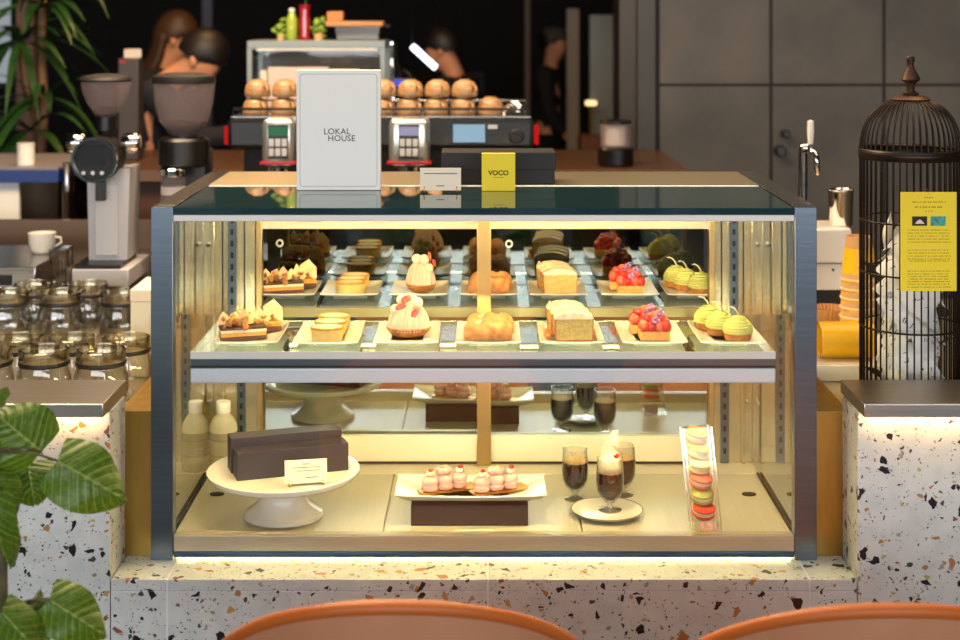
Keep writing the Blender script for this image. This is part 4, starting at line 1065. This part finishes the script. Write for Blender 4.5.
for xa, xb, colr, nm in ((265, 297, (70, 130, 90), 'green'), (390, 430, (176, 170, 200), 'violet')):
    col = MB(); col.bb(ex(xa), ex(xb), -.06, .03, ez(165), ez(117), .016); c_ = col.build('group_column', pm('satin_chrome_column', (214, 218, 214), .28, .85), em, 50)
    mid = (xa + xb) / 2; 
    MB().bb(ex(mid - 10), ex(mid + 10), -.0625, -.0598, ez(157), ez(123), .001).build('keypad', M['black'], c_)
    o = MB().bb(ex(mid - 9), ex(mid + 9), -.064, -.0622, ez(134), ez(125), .0005).build('display', emitter(nm + '_display', colr, .8), c_); o['label'] = nm + ' lit display'
    for r in range(2):
        for q in range(3): MB().bb(ex(mid - 9 + q * 6.4), ex(mid - 4 + q * 6.4), -.0645, -.0622, ez(144.5 + r * 9.5), ez(137 + r * 9.5), .0008).build('key', M['greyenamel'], c_)
    MB().bb(ex(xa - 2), ex(xb + 2), -.064, .0, ez(162.5), ez(160), .001).build('red_stripe', pm('red_line', (170, 24, 34), .3), c_)
    MB().cyl((ex(mid), -.02, ez(172)), .032, .035, 24).build('group_head', M['chrome'], c_)
    MB().tube([(ex(mid), -.05, ez(176)), (ex(mid), -.20, ez(178))], .012, 10).build('portafilter', M['black'], c_, 60)
    for s in (-1, 1): MB().cyl((ex(mid + s * 6), -.05, ez(156.0) - .066), .008, .03, 12).build('spout', M['chrome'], c_)
sc2 = MB().bb(ex(453), ex(485), .0165, .0195, ez(143), ez(125), .001).build('touch_screen', emitter('blue_white_screen', (170, 205, 225), .75), em)
MB().bb(ex(488), ex(497.5), .0165, .0195, ez(129.5), ez(125.5), .0005).build('badge', M['greyenamel'], em)
b = MB(); b.cyl((ex(516.5), .012, ez(136.5)), .020, .016, 28, 'y', bev=.003); b.build('control_knob', M['matblack'], em)
for px in (222.5, 537.5): MB().bb(ex(px) - .006, ex(px) + .006, .06, .12, ez(147), ez(128), .004).build('red_side_lamp', emitter('red_lamp', (230, 30, 30), .7), em)
MB().tube([(ex(505), .10, ez(117)), (ex(505), .10, ez(112)), (ex(512), .06, ez(105)), (ex(520), .05, ez(104))], .008, 8).build('steam_pipe', M['chrome'], em, 180)
MB().ball((ex(519), .05, ez(109)), .017).build('steam_knob', M['chrome'], em, 180)
# cups on the machine
M['cupglaze'] = pm('tan_glazed_stoneware', (190, 150, 104), .4, col2=(136, 98, 62), scale=24, stretch=(1, 1, 6), coat=.3)
def make_tan():
    t = thing('stoneware_cup', '', 'cup')
    MB().lathe([(.037, 0), (.040, .004), (.0405, .018), (.037, .036), (.029, .048), (.018, .052), (.0175, .056), (0, .055), (0, .050), (.027, .046), (.035, .034), (.0385, .018), (.037, 0)], n=28).build('bowl', M['cupglaze'], t, 60)
    MB().tube([(.038, 0, .036), (.052, 0, .036), (.058, 0, .024), (.052, 0, .012), (.039, 0, .012)], .0045, 8).build('handle', M['cupglaze'], t, 180)
    return t
tc = make_tan(); tc.scale = (.91, .91, .86)
tzz = BZ0 + ez(117) + .0006
lo = [(256, 1), (283.5, 1), (311, 0), (382, 1), (409, 1), (436, 1), (463, 1), (490.5, 0)]
nmz = ['first', 'second', 'third', 'fourth', 'fifth', 'sixth', 'seventh', 'eighth']
f_ = True
for k, (px, up) in enumerate(lo):
    for lv in range(1 + up):
        loc = (P(px + lv * 1.5, 0, 4.22).x, 1.52 + .004 * lv, tzz + lv * .0485)
        lab = 'tan stoneware cup on the espresso machine, %s from the left%s' % (nmz[k], (', upper of its pair' if lv else ', lower of its pair') if up else ', single')
        if f_: tc.location = loc; tag(tc, lab, group='stoneware cups on the machine'); tc.rotation_euler = (0, 0, -1.0); f_ = False
        else: dup(tc, loc, 1.5 if k == 7 else -1.0 + .15 * math.sin(k * 2.1 + lv), lab)
# ------------------------------------------------------------------ rear bar and what stands on it
RB = 1.10
rb = thing('rear_bar', 'dark brown rear bar counter with a copper toned top behind the espresso machine', 'counter', (0, 0, 0))
MB().bb(-1.27, .66, 2.15, 2.85, RB - .04, RB, .003).build('worktop', pm('copper_top', (104, 74, 54), .35, .5), rb)
MB().bb(-1.25, .64, 2.18, 2.83, 0, RB - .04).build('body', pm('brown_wood_front', (74, 40, 24), .6, col2=(56, 30, 18), scale=4, stretch=(1, 1, 8)), rb)
d = 5.15
sx0, sx1 = P(247, 0, d).x, P(385, 0, d).x; zt2 = P(0, 41, d).z - RB
s2 = thing('counter_cabinet', 'grey framed glass cabinet on the rear bar behind the cups', 'cabinet', ((sx0 + sx1) / 2, d - D0, RB + .0003))
hw = (sx1 - sx0) / 2
M['greymetal'] = pm('grey_metal_frame', (136, 146, 146), .4, .3)
for s in (-1, 1):
    MB().bb(s * hw - .016 * (s > 0), s * hw + .016 * (s < 0), 0, .016, 0, zt2 - .026, .001).build('post', M['greymetal'], s2)
    MB().bb(s * hw - .016 * (s > 0), s * hw + .016 * (s < 0), .26, .276, 0, zt2 - .026, .001).build('post', M['greymetal'], s2)
MB().bb(-hw, hw, 0, .276, zt2 - .0255, zt2, .002).build('top', M['greymetal'], s2)
MB().bb(-hw, hw, 0, .276, 0, .02, .002).build('bottom', M['greymetal'], s2)
MB().bb(-hw + .017, hw - .017, .006, .010, .0205, zt2 - .026).build('glass_front', M['glass'], s2)
MB().bb(-hw + .017, hw - .017, .27, .274, .0205, zt2 - .026).build('back', pm('grey_brown_back', (96, 90, 80), .5), s2)  # plain grey-brown back panel
MB().bb(-hw + .017, hw - .017, .02, .26, .20, .206).build('shelf', M['glass'], s2)
MB().bb(-hw + .03, hw - .03, .02, .03, zt2 - .032, zt2 - .027).build('cabinet_lamp', emitter('cabinet_led', (255, 214, 150), 1.2), s2)
for k, x in enumerate((-.19, -.16, -.13, -.105)):
    t = tag(MB().box((0, .06, .05), (.022, .12, .10), .002).build('carton', [M['card'], M['paper'], M['tan'], M['card']][k]), 'pale packet inside the grey cabinet, %s from the left' % ('first', 'second', 'third', 'fourth')[k], 'packet', 'packets in the grey cabinet'); t.location = (s2.location.x + x + .0, s2.location.y + .06, RB + .2067)
# on top of the cabinet
ct_z = RB + zt2 + .0008
def ont(px): return (P(px, 0, d + .1).x, d - D0 + .12, ct_z)
o = thing('green_bottle', 'short green bottle on the grey cabinet', 'bottle', ont(291))
MB().lathe([(0, 0), (.018, 0), (.02, .003), (.02, .075), (.012, .09), (.010, .10), (0, .10)], n=24).build('body', pm('lime_glass', (160, 178, 60), .2, coat=.5), o, 60)
MB().cyl((0, 0, .106), .011, .012, 16).build('cap', M['white'], o)
o = thing('red_vase', 'tall red glass vase holding a white flower on the grey cabinet', 'vase', ont(304))
MB().lathe([(0, 0), (.021, 0), (.018, .02), (.022, .06), (.017, .09), (.02, .125), (.016, .125), (.013, .09), (0, .08)], n=24).build('body', pm('red_glass', (150, 20, 30), .1, coat=1), o, 60)
b = MB(); b.tube([(0, 0, .08), (.004, 0, .14), (.012, 0, .19)], .002, 6); b.build('stem', pm('stem_green', (60, 100, 40), .6), o, 180)
b = MB()
for k in range(6): b.ball((.014 + .012 * math.cos(k), -.004, .195 + .012 * math.sin(k)), .010, (1, .6, 1), 1)
b.build('flower', pm('pink_white_flower', (240, 200, 200), .6), o, 180)
def bushy(name, lab, px, n, rad):
    o = thing(name, lab, 'plant', ont(px)); b = MB()
    for k in range(n):
        a = random.uniform(0, 6.28); r = rad * random.random(); z = random.uniform(.012, .075)
        b.ball((r * math.cos(a), r * .6 * math.sin(a), z), .014, (1, 1, .35), 1, .1, (random.uniform(-.8, .8), random.uniform(-.8, .8), 0))
    b.build('leaves', pm('fresh_leaves', (150, 176, 60), .5, col2=(96, 132, 44), scale=40), o, 180)
    MB().cyl((0, 0, .012), rad * .5, .024, 16).build('dish', M['tan'], o)
bushy('leafy_sprig', 'green leafy sprig left of the green bottle on the cabinet', 280, 14, .026)
bushy('leafy_sprig', 'larger green leafy sprig right of the red vase on the cabinet', 318, 26, .034)
o = thing('steel_pan', 'long steel pan under a wooden board on the grey cabinet', 'pan', ont(358))
MB().lathe([(0, 0), (.07, 0), (.08, .004), (.088, .048), (.085, .048), (.076, .006), (0, .005)], n=4, rot=PI / 4, sx=1.25, sy=.8).build('pan_body', M['steelh'], o, 30)
MB().tube([(.088, 0, .046), (.115, 0, .05)], .006, 8).build('handle', M['black'], o, 180)
o2 = tag(MB().box((0, 0, .009), (.20, .12, .018), .004).build('wooden_board', pm('pale_board', (196, 150, 104), .6, col2=(176, 126, 80), scale=6, stretch=(1, 12, 1))), 'pale wooden board lying across the steel pan', 'board'); o2.location = (P(355, 0, d + .1).x, d - D0 + .12, ct_z + .0485)
o3 = tag(MB().box((0, 0, .017), (.055, .06, .034), .003).build('small_box', pm('orange_wood_box', (200, 130, 70), .6)), 'small orange wooden box on top of the board', 'box'); o3.location = (P(335, 0, d + .1).x, d - D0 + .12, ct_z + .067)
# paper bags / menu boards in front of the cabinet
o = thing('paper_poster', 'pinkish white paper poster leaning before the grey cabinet, left of the white sign', 'poster', (P(311, 0, 4.95).x, 2.24, RB + .0003))
z_ = P(0, 67, 4.95).z - RB
MB().box((-.04, 0, z_ / 2), (.20, .006, z_), .001).build('sheet', pm('pinkish_paper', (206, 186, 176), .7), o)
MB().box((.10, .012, z_ / 2 - .004), (.12, .006, z_ - .008), .001).build('rear_sheet', M['card'], o)
MB().box((0, .03, .004), (.30, .07, .008), .001).build('foot', M['black'], o)
o = thing('steel_urn', 'shiny steel urn beside the grey cabinet', 'urn', (P(391, 0, 5.48).x, 2.785, RB + .0003))
MB().lathe([(0, 0), (.04, 0), (.042, .004), (.042, .30), (.030, .33), (.026, .40), (0, .405)], n=28).build('body', M['chrome'], o, 60)
MB().tube([(.042, 0, .30), (.07, 0, .28), (.07, 0, .16), (.042, 0, .14)], .006, 8).build('handle', M['black'], o, 180)
o = thing('tablet_screen', 'small blue lit screen on a stand on the rear bar', 'screen', (P(404, 0, 5.0).x, 2.32, RB + .0003))
zs_ = P(0, 83, 5.0).z - RB
MB().box((0, .02, .005), (.06, .06, .01), .002).build('foot', M['black'], o)
MB().cyl((0, .02, zs_ / 2), .006, zs_, 10).build('stem', M['black'], o)
MB().box((0, 0, zs_), (.075, .01, .03), .002).build('case', M['black'], o)
MB().box((0, -.0062, zs_), (.070, .002, .022)).build('screen', emitter('blue_screen', (90, 100, 230), .9), o)
o = thing('slim_dispenser', 'slim dark dispenser with a glowing top behind the grinders', 'dispenser', (P(131, 0, 5.2).x, 2.5, RB + .0003))
zs_ = P(0, 58, 5.2).z - RB
MB().box((0, 0, zs_ / 2), (.07, .08, zs_), .004).build('body', pm('dark_grey_body', (58, 50, 46), .5), o)
MB().box((.006, 0, zs_ + .016), (.048, .06, .03), .004).build('lit_top', emitter('warm_glow', (255, 214, 170), .95), o)
MB().box((-.02, -.041, zs_ - .012), (.02, .003, .01)).build('red_mark', pm('red_mark', (150, 24, 40), .5), o)
o = thing('jar_grinder', 'small dark grinder with a clear jar right of the espresso machine', 'grinder', (P(616.5, 0, 4.95).x, 2.28, RB + .0003))
zj, zk = P(0, 148, 4.95).z - RB, P(0, 124, 4.95).z - RB
MB().cyl((0, 0, zj / 2), .06, zj, 28, bev=.006).build('base', M['black'], o)
MB().lathe([(0, zj + .001), (.05, zj + .001), (.052, zk), (.05, zk), (.047, zj + .004), (0, zj + .004)], n=28).build('jar', M['smoke'], o, 60)
MB().cyl((0, 0, (zj + zk) / 2), .036, (zk - zj) * .8, 24).build('jar_core', M['greyenamel'], o)
MB().cyl((0, 0, zk + .005), .053, .010, 28, bev=.002).build('lid', M['black'], o)
# hanging tube lamp and a small warm lamp further back
a, c = P(412, 46, 7.0), P(436, 68, 7.0)
o = thing('tube_lamp', 'slanted glowing white tube lamp hanging in the dark background', 'lamp', (a + c) / 2)
b = MB(); b.tube([a - o.location, c - o.location], .0135, 20); b.build('tube', emitter('white_tube', (236, 242, 255), 4), o, 60)
for p in (a, c): MB().tube([p - o.location, Vector((p.x, p.y, 3.1)) - o.location], .0015, 5).build('cord', M['black'], o, 180)
o = thing('shelf_lamp', 'small warm glowing lamp on a low cabinet right of the standing man', 'lamp', (P(587, 0, 8.2).x, 5.2, .0))
MB().box((0, 0, .48), (.12, .3, .96), .004).build('cabinet', pm('brown_cabinet', (110, 70, 44), .6), o)
zl = P(0, 103, 7.9).z
MB().cyl((0, 0, (zl + .96) / 2), .008, zl - .96, 10).build('stem', M['brass'], o)
MB().box((0, 0, zl), (.055, .06, .022), .004).build('shade', emitter('warm_shade', (255, 206, 140), 2.2), o)

# ------------------------------------------------------------------ left background: blue edged table, planter
tb = thing('side_table', 'table with a deep blue edge and white panel in the left background', 'table', (P(0, 0, 4.9).x, 2.2, 0))
tx = P(58, 0, 4.9).x - tb.location.x; zt3 = P(0, 170, 4.9).z
MB().bb(-.5, tx, 0, .5, zt3 - .042, zt3, .002).build('tabletop', pm('blue_edge', (24, 52, 120), .4), tb)
MB().bb(-.5, tx - .001, .001, .499, zt3 + .0002, zt3 + .008).build('top_sheet', pm('grey_top', (130, 124, 126), .4), tb)
MB().bb(-.5, P(17, 0, 4.9).x - tb.location.x, .02, .04, .45, zt3 - .0425).build('white_panel', M['paper'], tb)
for x, y in ((tx + .024, .03), (tx + .024, .47), (-.46, .47), (-.46, .06)): MB().cyl((x, y, (zt3 + .02) / 2 if x > 0 else (zt3 - .043) / 2), .02, (zt3 + .02) if x > 0 else zt3 - .043, 18).build('leg', M['chrome'], tb)
o = thing('white_canister', 'white canister standing on the blue edged table', 'canister', (P(24, 0, 4.95).x, 2.27, zt3 + .0085))
MB().cyl((0, 0, .034), .028, .068, 24, bev=.002).build('body', M['paper'], o); MB().cyl((0, 0, .071), .029, .006, 24).build('lid', M['white'], o)
pl = thing('dracaena', 'tall green leafy dracaena in a dark grey planter at the left', 'potted plant', (P(36, 0, 5.7).x, 3.0, 0))
MB().lathe([(0, 0), (.06, 0), (.065, .01), (.085, 1.0), (.08, 1.0), (.076, .95), (0, .94)], n=28).build('planter', pm('grey_planter', (64, 62, 60), .5), pl, 60)
b = MB(); b.tube([(.01, 0, .93), (.03, .0, 1.25), (.02, 0, 1.55), (.04, 0, 1.9)], [.022, .018, .016, .012], 8); b.tube([(.02, 0, 1.1), (-.04, 0, 1.35), (-.06, 0, 1.5)], .012, 8)
b.build('trunk', pm('plant_trunk', (130, 98, 70), .8), pl, 180)
b = MB()
for hx, hz, n in ((.04, 1.86, 34), (-.06, 1.5, 26), (.02, 1.62, 20), (.03, 1.28, 18), (-.02, 1.16, 16)):
    for k in range(n):
        a = random.uniform(0, 2 * PI); L = random.uniform(.22, .38); up = random.uniform(-.1, .9); wd_ = random.uniform(.014, .022)
        def fn(u, v, a=a, L=L, up=up, wd_=wd_, hx=hx, hz=hz):
            r = L * u; zq = up * L * u - .75 * L * u * u; ww = wd_ * math.sin(PI * min(1, .12 + .86 * u)) * (v - .5) * 2
            return Vector((hx + r * math.cos(a) - ww * math.sin(a), r * math.sin(a) + ww * math.cos(a), hz + zq + .1 * abs(ww)))
        b.sheet(fn, 7, 2)
M['strap'] = pm('strap_leaf', (46, 88, 34), .45, col2=(24, 52, 20), scale=9)
b.build('foliage', M['strap'], pl, 180)

# ------------------------------------------------------------------ people in the background
M['skin'] = pm('skin', (214, 150, 112), .55, sss=.1)
M['hair'] = pm('dark_hair', (24, 18, 16), .5); M['hairb'] = pm('brown_hair', (70, 46, 26), .5)
M['navy'] = pm('navy_cloth', (22, 24, 38), .85); M['coat'] = pm('black_coat', (20, 20, 24), .85); M['sleeve'] = pm('pale_sleeve', (196, 190, 186), .8)
def person(lab, loc, face, s=1.0, lean=0.0, nod=0.0, arms=None, cloth='navy', hair='hair', cap=None, long_hair=False, sleeve=None):
    """x is forward for the figure; lean bends the trunk forward, nod tips the head"""
    t = thing('person', lab, 'person', loc, face); t.scale = (s, s, s)
    hip = Vector((0, 0, .93)); R = Matrix.Rotation(lean, 3, 'Y')
    up = lambda x, y, z: hip + R @ Vector((x, y, z))
    neck = up(.01, 0, .475); R2 = R @ Matrix.Rotation(nod, 3, 'Y')
    hd = lambda x, y, z: neck + R2 @ Vector((x, y, z))
    pts = [(hip, (.12, .15)), (up(0, 0, .18), (.10, .135)), (up(.01, 0, .38), (.11, .16)), (neck - R @ Vector((0, 0, .03)), (.058, .068)), (neck + R2 @ Vector((.0, 0, .035)), .05), (hd(.015, 0, .11), (.07, .066)), (hd(.02, 0, .19), (.085, .076)), (hd(.01, 0, .25), (.06, .055)), (hd(.095, 0, .125), (.016, .014))]
    ed = [(0, 1), (1, 2), (2, 3), (3, 4), (4, 5), (5, 6), (6, 7), (5, 8)]
    def add(p, r, par): pts.append((Vector(p), r)); ed.append((par, len(pts) - 1)); return len(pts) - 1
    arms = arms or {1: ((.04, .24, .20), (.16, .2, .0)), -1: ((.04, -.24, .20), (.16, -.2, .0))}
    arm_ix = []
    for sd in (1, -1):
        sh = add(up(0, .17 * sd, .43), .058, 2); el = add(up(*arms[sd][0]), .042, sh); wr = add(up(*arms[sd][1]), .030, el)
        dr = (pts[wr][0] - pts[el][0]).normalized(); side = dr.cross(Vector((0, 0, 1))).normalized()
        pm_ = add(pts[wr][0] + dr * .06, (.034, .018), wr); arm_ix.append((sh, el, wr))
        for f in range(4):
            q = add(pts[pm_][0] + dr * .035 + side * (f - 1.5) * .017, .0095, pm_); q2 = add(pts[q][0] + dr * (.03 + .006 * (1 - abs(f - 1.3))) + Vector((0, 0, -.012)), .008, q)
        q = add(pts[wr][0] + dr * .035 - side * .035 * sd, .011, wr); add(pts[q][0] + dr * .03 - side * .01 * sd, .009, q)
        hp = add((0, .09 * sd, .86), .085, 0); kn = add((.02, .10 * sd, .49), .058, hp); an = add((0, .10 * sd, .08), .04, kn); add((.13, .11 * sd, .035), .035, an)
    skin_mesh('body', pts, ed, M['skin'], t)
    # clothing: a looser skin over trunk, arms and legs
    g = lambda r, k: tuple(v * k + .012 for v in (r if isinstance(r, tuple) else (r, r)))
    cp = [(pts[i][0], g(pts[i][1], 1.05)) for i in (0, 1, 2)] + [(pts[3][0] - R @ Vector((0, 0, .018)), (.068, .072)), (hip + Vector((0, 0, -.16)), (.15, .18))]; ce = [(0, 1), (1, 2), (2, 3), (0, 4)]
    for (sh, el, wr) in arm_ix:
        n0 = len(cp); cp += [(pts[sh][0], g(pts[sh][1], 1.05)), (pts[el][0], g(pts[el][1], 1.1)), (pts[el][0].lerp(pts[wr][0], .8), g(pts[wr][1], 1.1))]; ce += [(2, n0), (n0, n0 + 1), (n0 + 1, n0 + 2)]
    skin_mesh('jacket', cp, ce, M[cloth], t)
    lp_ = [(hip, (.135, .16))]; le = []
    for sd in (1, -1):
        n0 = len(lp_); lp_ += [(Vector((0, .09 * sd, .84)), .10), (Vector((.02, .10 * sd, .49)), .075), (Vector((0, .10 * sd, .12)), .062)]; le += [(0, n0), (n0, n0 + 1), (n0 + 1, n0 + 2)]
    skin_mesh('trousers', lp_, le, M['coat'], t)
    b = MB()
    def cap_fn(u, v):
        a = u * 2 * PI; q = v * PI * (.62 + .10 * max(0, -math.cos(a)))
        p = Vector((-.012 + .104 * math.sin(q) * math.cos(a), .092 * math.sin(q) * math.sin(a), .185 + .112 * math.cos(q)))
        if math.cos(a) > .25 and v > .55: p.z += .07 * (v - .55) / .45 * math.cos(a) * 1.2
        return hd(*p)
    b.sheet(cap_fn, 24, 12); b.build('hair', M[hair], t, 180)
    if long_hair:
        b = MB(); b.sheet(lambda u, v: hd(-.06 + .02 * math.sin(v * 3) - .055 * math.sin(PI * u), (u - .5) * .19, .16 - v * .26), 10, 8, thick=.03); b.build('long_hair', M[hair], t, 180)
    if cap:
        b = MB(); b.lathe([(.100, .0), (.104, .03), (.09, .065), (.05, .085), (0, .09)], n=24); b.prism([(.06, -.002), (.165, -.012), (.165, -.006), (.06, .008)], -.06, .06)
        for v in b.bm.verts: v.co = hd(v.co.x, v.co.y * .95, v.co.z + .20)
        b.build('cap', cap, t, 60)
    for sd in (1, -1):
        b = MB(); b.ball(hd(.088, .032 * sd, .165), .010); b.build('eye', M['coat'], t, 180)
        b = MB(); b.ball(hd(-.005, .082 * sd, .145), .026, (.6, .35, 1)); b.build('ear', M['skin'], t, 180)
    b = MB(); b.ball(hd(.083, 0, .075), .02, (.5, 1.1, .3)); b.build('mouth', pm('lips', (170, 90, 80), .5), t, 180)
    return t
def foot(px, dd): return (P(px, 0, dd).x, dd - D0, 0)
person('person in navy bending over the bar behind the black grinder, arm reaching right', foot(117, 6.0), 0.05, .98, .42, .55, {1: ((.18, .24, .30), (.10, .16, .12)), -1: ((.26, -.16, .33), (.44, -.17, .46))}, 'navy')
person('person in dark clothes with brown hair standing behind the bending one', foot(156, 6.9), 0.15, .96, .05, .35, None, 'coat', 'hairb', None, True)
person('person in dark navy looking down to the left behind the cups', foot(466, 7.6), PI - .35, .92, .10, .40, None, 'navy')
person('man in a black coat and grey cap standing in profile facing right', foot(547, 9.6), -.2, .90, .03, .12, {1: ((.02, .24, .14), (.10, .22, -.06)), -1: ((.05, -.23, .14), (.20, -.2, -.03))}, 'coat', 'hair', pm('grey_cap', (70, 66, 62), .8))

# ------------------------------------------------------------------ foreground: plant and chairs
def leaf_mat():
    m, nt, out = new_mat('ficus_leaf')
    b = nt.nodes.new('ShaderNodeBsdfPrincipled'); b.inputs['Roughness'].default_value = .42
    uv = nt.nodes.new('ShaderNodeUVMap'); sp = nt.nodes.new('ShaderNodeSeparateXYZ'); nt.links.new(uv.outputs[0], sp.inputs[0])
    s_ = math_n(nt, 'ABSOLUTE', math_n(nt, 'SUBTRACT', sp.outputs[1], .5))
    t_ = math_n(nt, 'SUBTRACT', sp.outputs[0], math_n(nt, 'MULTIPLY', s_, .55))
    fr = math_n(nt, 'ABSOLUTE', math_n(nt, 'SUBTRACT', math_n(nt, 'FRACT', math_n(nt, 'MULTIPLY', t_, 9.0)), .5))
    v1 = math_n(nt, 'GREATER_THAN', .045, fr); v2 = math_n(nt, 'GREATER_THAN', .016, s_)
    vein = math_n(nt, 'MAXIMUM', v1, v2)
    nz = nt.nodes.new('ShaderNodeTexNoise'); nz.inputs['Scale'].default_value = 14; nt.links.new(uv.outputs[0], nz.inputs['Vector'])
    base = ramp(nt, nz.outputs[0], [(.3, lin((58, 92, 18))), (.7, lin((92, 124, 28)))]).outputs[0]
    c = mixc(nt, math_n(nt, 'MULTIPLY', vein, .6), base, lin((160, 178, 84)))
    nt.links.new(c, b.inputs['Base Color'])
    tr = nt.nodes.new('ShaderNodeBsdfTranslucent'); nt.links.new(c, tr.inputs[0])
    mx = nt.nodes.new('ShaderNodeMixShader'); mx.inputs[0].default_value = .2
    nt.links.new(b.outputs[0], mx.inputs[1]); nt.links.new(tr.outputs[0], mx.inputs[2]); nt.links.new(mx.outputs[0], out.inputs[0])
    return m
M['leaf'] = leaf_mat()
M['bark'] = pm('plant_stem', (96, 92, 54), .8, col2=(74, 66, 44), scale=30)
fd = 2.2
fp = thing('ficus_plant', 'potted plant with large heart shaped green leaves in the left foreground', 'potted plant', (P(-4, 0, fd).x, fd - D0, 0))
O = fp.location
MB().lathe([(0, 0), (.11, 0), (.12, .01), (.14, .30), (.145, .31), (.135, .31), (.125, .27), (0, .265)], n=36).build('pot', pm('pale_pot', (170, 166, 158), .6), fp, 50)
MB().lathe([(0, .268), (.124, .272)], n=36).build('soil', pm('soil', (50, 38, 28), .95, bump=.6, scale=60), fp)
stem = [Vector((0, 0, .26)), Vector((-.004, .005, .45)), P(3, 640, fd) - O, P(3, 560, fd) - O, P(-2, 500, fd) - O, P(-6, 440, fd) - O, P(-10, 395, fd) - O]
MB().tube(stem, [.012, .010, .008, .0068, .006, .005, .004], 10).build('trunk', M['bark'], fp, 180)
def leaf(att, tip, wpx, tilt, dd, roll=0, cup=.012, stalk=None):
    """att, tip: leaf base and point in pixels at depth dd"""
    A, B = P(*att, dd) - O, P(*tip, dd + tilt) - O
    ax = (B - A); L = ax.length; ax.normalize()
    nrm = Vector((math.sin(roll) * .7, -1, .45 + .2 * math.cos(roll))); sd = ax.cross(nrm).normalized(); nrm = sd.cross(ax).normalized()
    w = wpx * dd / F / 2
    def fn(u, v):
        s = (v - .5) * 2
        wid = math.sin(PI * min(1, max(0, u * .80 + .20)) ** .92) ** .72 if u < .985 else .12
        lobe = -.10 * L * abs(s) ** 1.3 * max(0, 1 - u * 3.2) * (1 - .6 * abs(s))
        vein = .0016 * math.cos((u - abs(s) * .275) * 7 * 2 * PI)
        wav = .004 * math.sin(u * 11 + s * 3) * abs(s)
        return A + ax * (L * (u ** 1.0) + lobe) + sd * (w * s * wid) + nrm * (-cup * (u - .4) ** 2 * 3 + cup * (abs(s) ** 1.5) * -1.4 + vein * (1 - abs(s) * .5) + wav + .003 * (abs(s) < .06))
    b = MB(); b.sheet(fn, 44, 24, uv=True); b.build('leaf', M['leaf'], fp, 180)
    if stalk is not None: MB().tube([stalk, (stalk * .4 + A * .6) + Vector((0, 0, .006)), A], [.0022, .002, .0018], 7).build('leaf_stalk', M['bark'], fp, 180)
leaf((58, 461), (128, 501), 70, .02, 2.2, .1, .012, P(0, 452, 2.2) - O)
leaf((42, 452), (-4, 414), 72, -.02, 2.22, -.2, .012, P(-2, 450, 2.2) - O)
leaf((28, 462), (34, 503), 56, -.03, 2.26, .2, .010, P(-2, 455, 2.2) - O)
leaf((-6, 476), (14, 530), 44, .02, 2.19, .3, .012, P(-4, 470, 2.2) - O)
leaf((-8, 500), (8, 574), 34, .03, 2.15, -.2, .012, P(0, 500, 2.2) - O)
leaf((50, 600), (109, 638), 56, .02, 2.12, .1, .012, P(3, 612, 2.2) - O)
leaf((42, 598), (24, 652), 40, .0, 2.16, -.4, .012, P(3, 616, 2.2) - O)
leaf((2, 612), (52, 668), 46, .02, 2.08, .2, .012, P(3, 622, 2.2) - O)
leaf((-6, 404), (4, 388), 16, .0, 2.2, .2, .006)

M['leather'] = pm('tan_leather', (188, 132, 98), .5, col2=(178, 120, 86), scale=6, bump=.04, bscale=220)
M['leatherd'] = pm('orange_leather_edge', (190, 98, 36), .45)
M['wood'] = pm('oak_leg', (150, 104, 62), .5, col2=(126, 84, 48), scale=8, stretch=(1, 1, 8))
def make_chair():
    t = thing('tub_chair', '', 'chair')
    Rr, half = .315, math.radians(62)
    def top(q): return .853 - .135 * abs(q) ** 2.1
    def fn(u, v):
        q = (u - .5) * 2; a = q * half; z0 = .42
        z = z0 + (top(q) - z0) * v
        r = Rr * (1 - .10 * (1 - v))
        return Vector((r * math.sin(a) * .93, Rr - r * math.cos(a) * 1.0, z))
    MB().sheet(fn, 40, 14, thick=.03).build('backrest', M['leather'], t, 50)
    pts = []
    for k in range(41):
        p = fn(k / 40, 1.0); r = Vector((p.x, p.y - Rr, 0)).normalized() * -.015; pts.append(p + r * 0 + Vector((0, 0, .002)))
    MB().tube(pts, .0085, 8).build('top_welt', M['leatherd'], t, 180)
    MB().lathe([(0, .40), (.22, .40), (.245, .42), (.245, .455), (.22, .475), (0, .48)], (0, Rr - .02, 0), 40).build('seat', M['leather'], t, 50)
    for sx in (-1, 1):
        for y in (.12, .44): MB().tube([(sx * .15, y, .405), (sx * .19, y + (.05 if y > .3 else -.04), .0)], [.018, .012], 12).build('leg', M['wood'], t, 60)
    return t
ch = make_chair(); ch.location = (P(395, 0, 1.9).x, 1.9 - D0, 0)
tag(ch, 'tan leather tub chair seen from behind, left of the two before the counter', group='tan chairs before the counter')
dup(ch, (P(900, 0, 1.89).x, 1.89 - D0, 0), 0, 'tan leather tub chair seen from behind, right of the two before the counter')

# ------------------------------------------------------------------ window daylight, and fill lights added overhead
area('daylight_window', (0, -6.3, 1.95), (9.5, 1.5), DAY, (246, 246, 247), (PI / 2 - .12, 0, 0))
area('bar_fill', (-.35, 1.0, 3.0), (1.6, .3), BAR, (255, 224, 186), (.18, 0, 0))  # added ceiling fill to light the cups and sign tops
area('bar_fill', (-1.3, 1.2, 3.0), (.6, .3), BAR * .6, (255, 220, 176), (-.2, 0, 0))  # added fill over the grinders
area('mug_fill', (-1.0, .55, 3.0), (.5, .3), BAR * .5, (255, 220, 170), (0, 0, 0))  # added fill that brightens the mugs, no lamp of the bar
area('bar_fill', (1.3, .6, 3.0), (.8, .3), BAR * .4, (255, 214, 170), (0, 0, 0))  # added fill over the right counter
area('rear_fill', (-.9, 3.0, 3.0), (.5, .3), BAR * .35, (255, 196, 130), (0, 0, 0))  # added orange fill for the rear bar and the people there
area('counter_fill', (0, -.9, 3.0), (3.0, .3), FRONT, (255, 240, 224), (.25, 0, 0))  # unseen front fill, added to brighten the counter and the sign
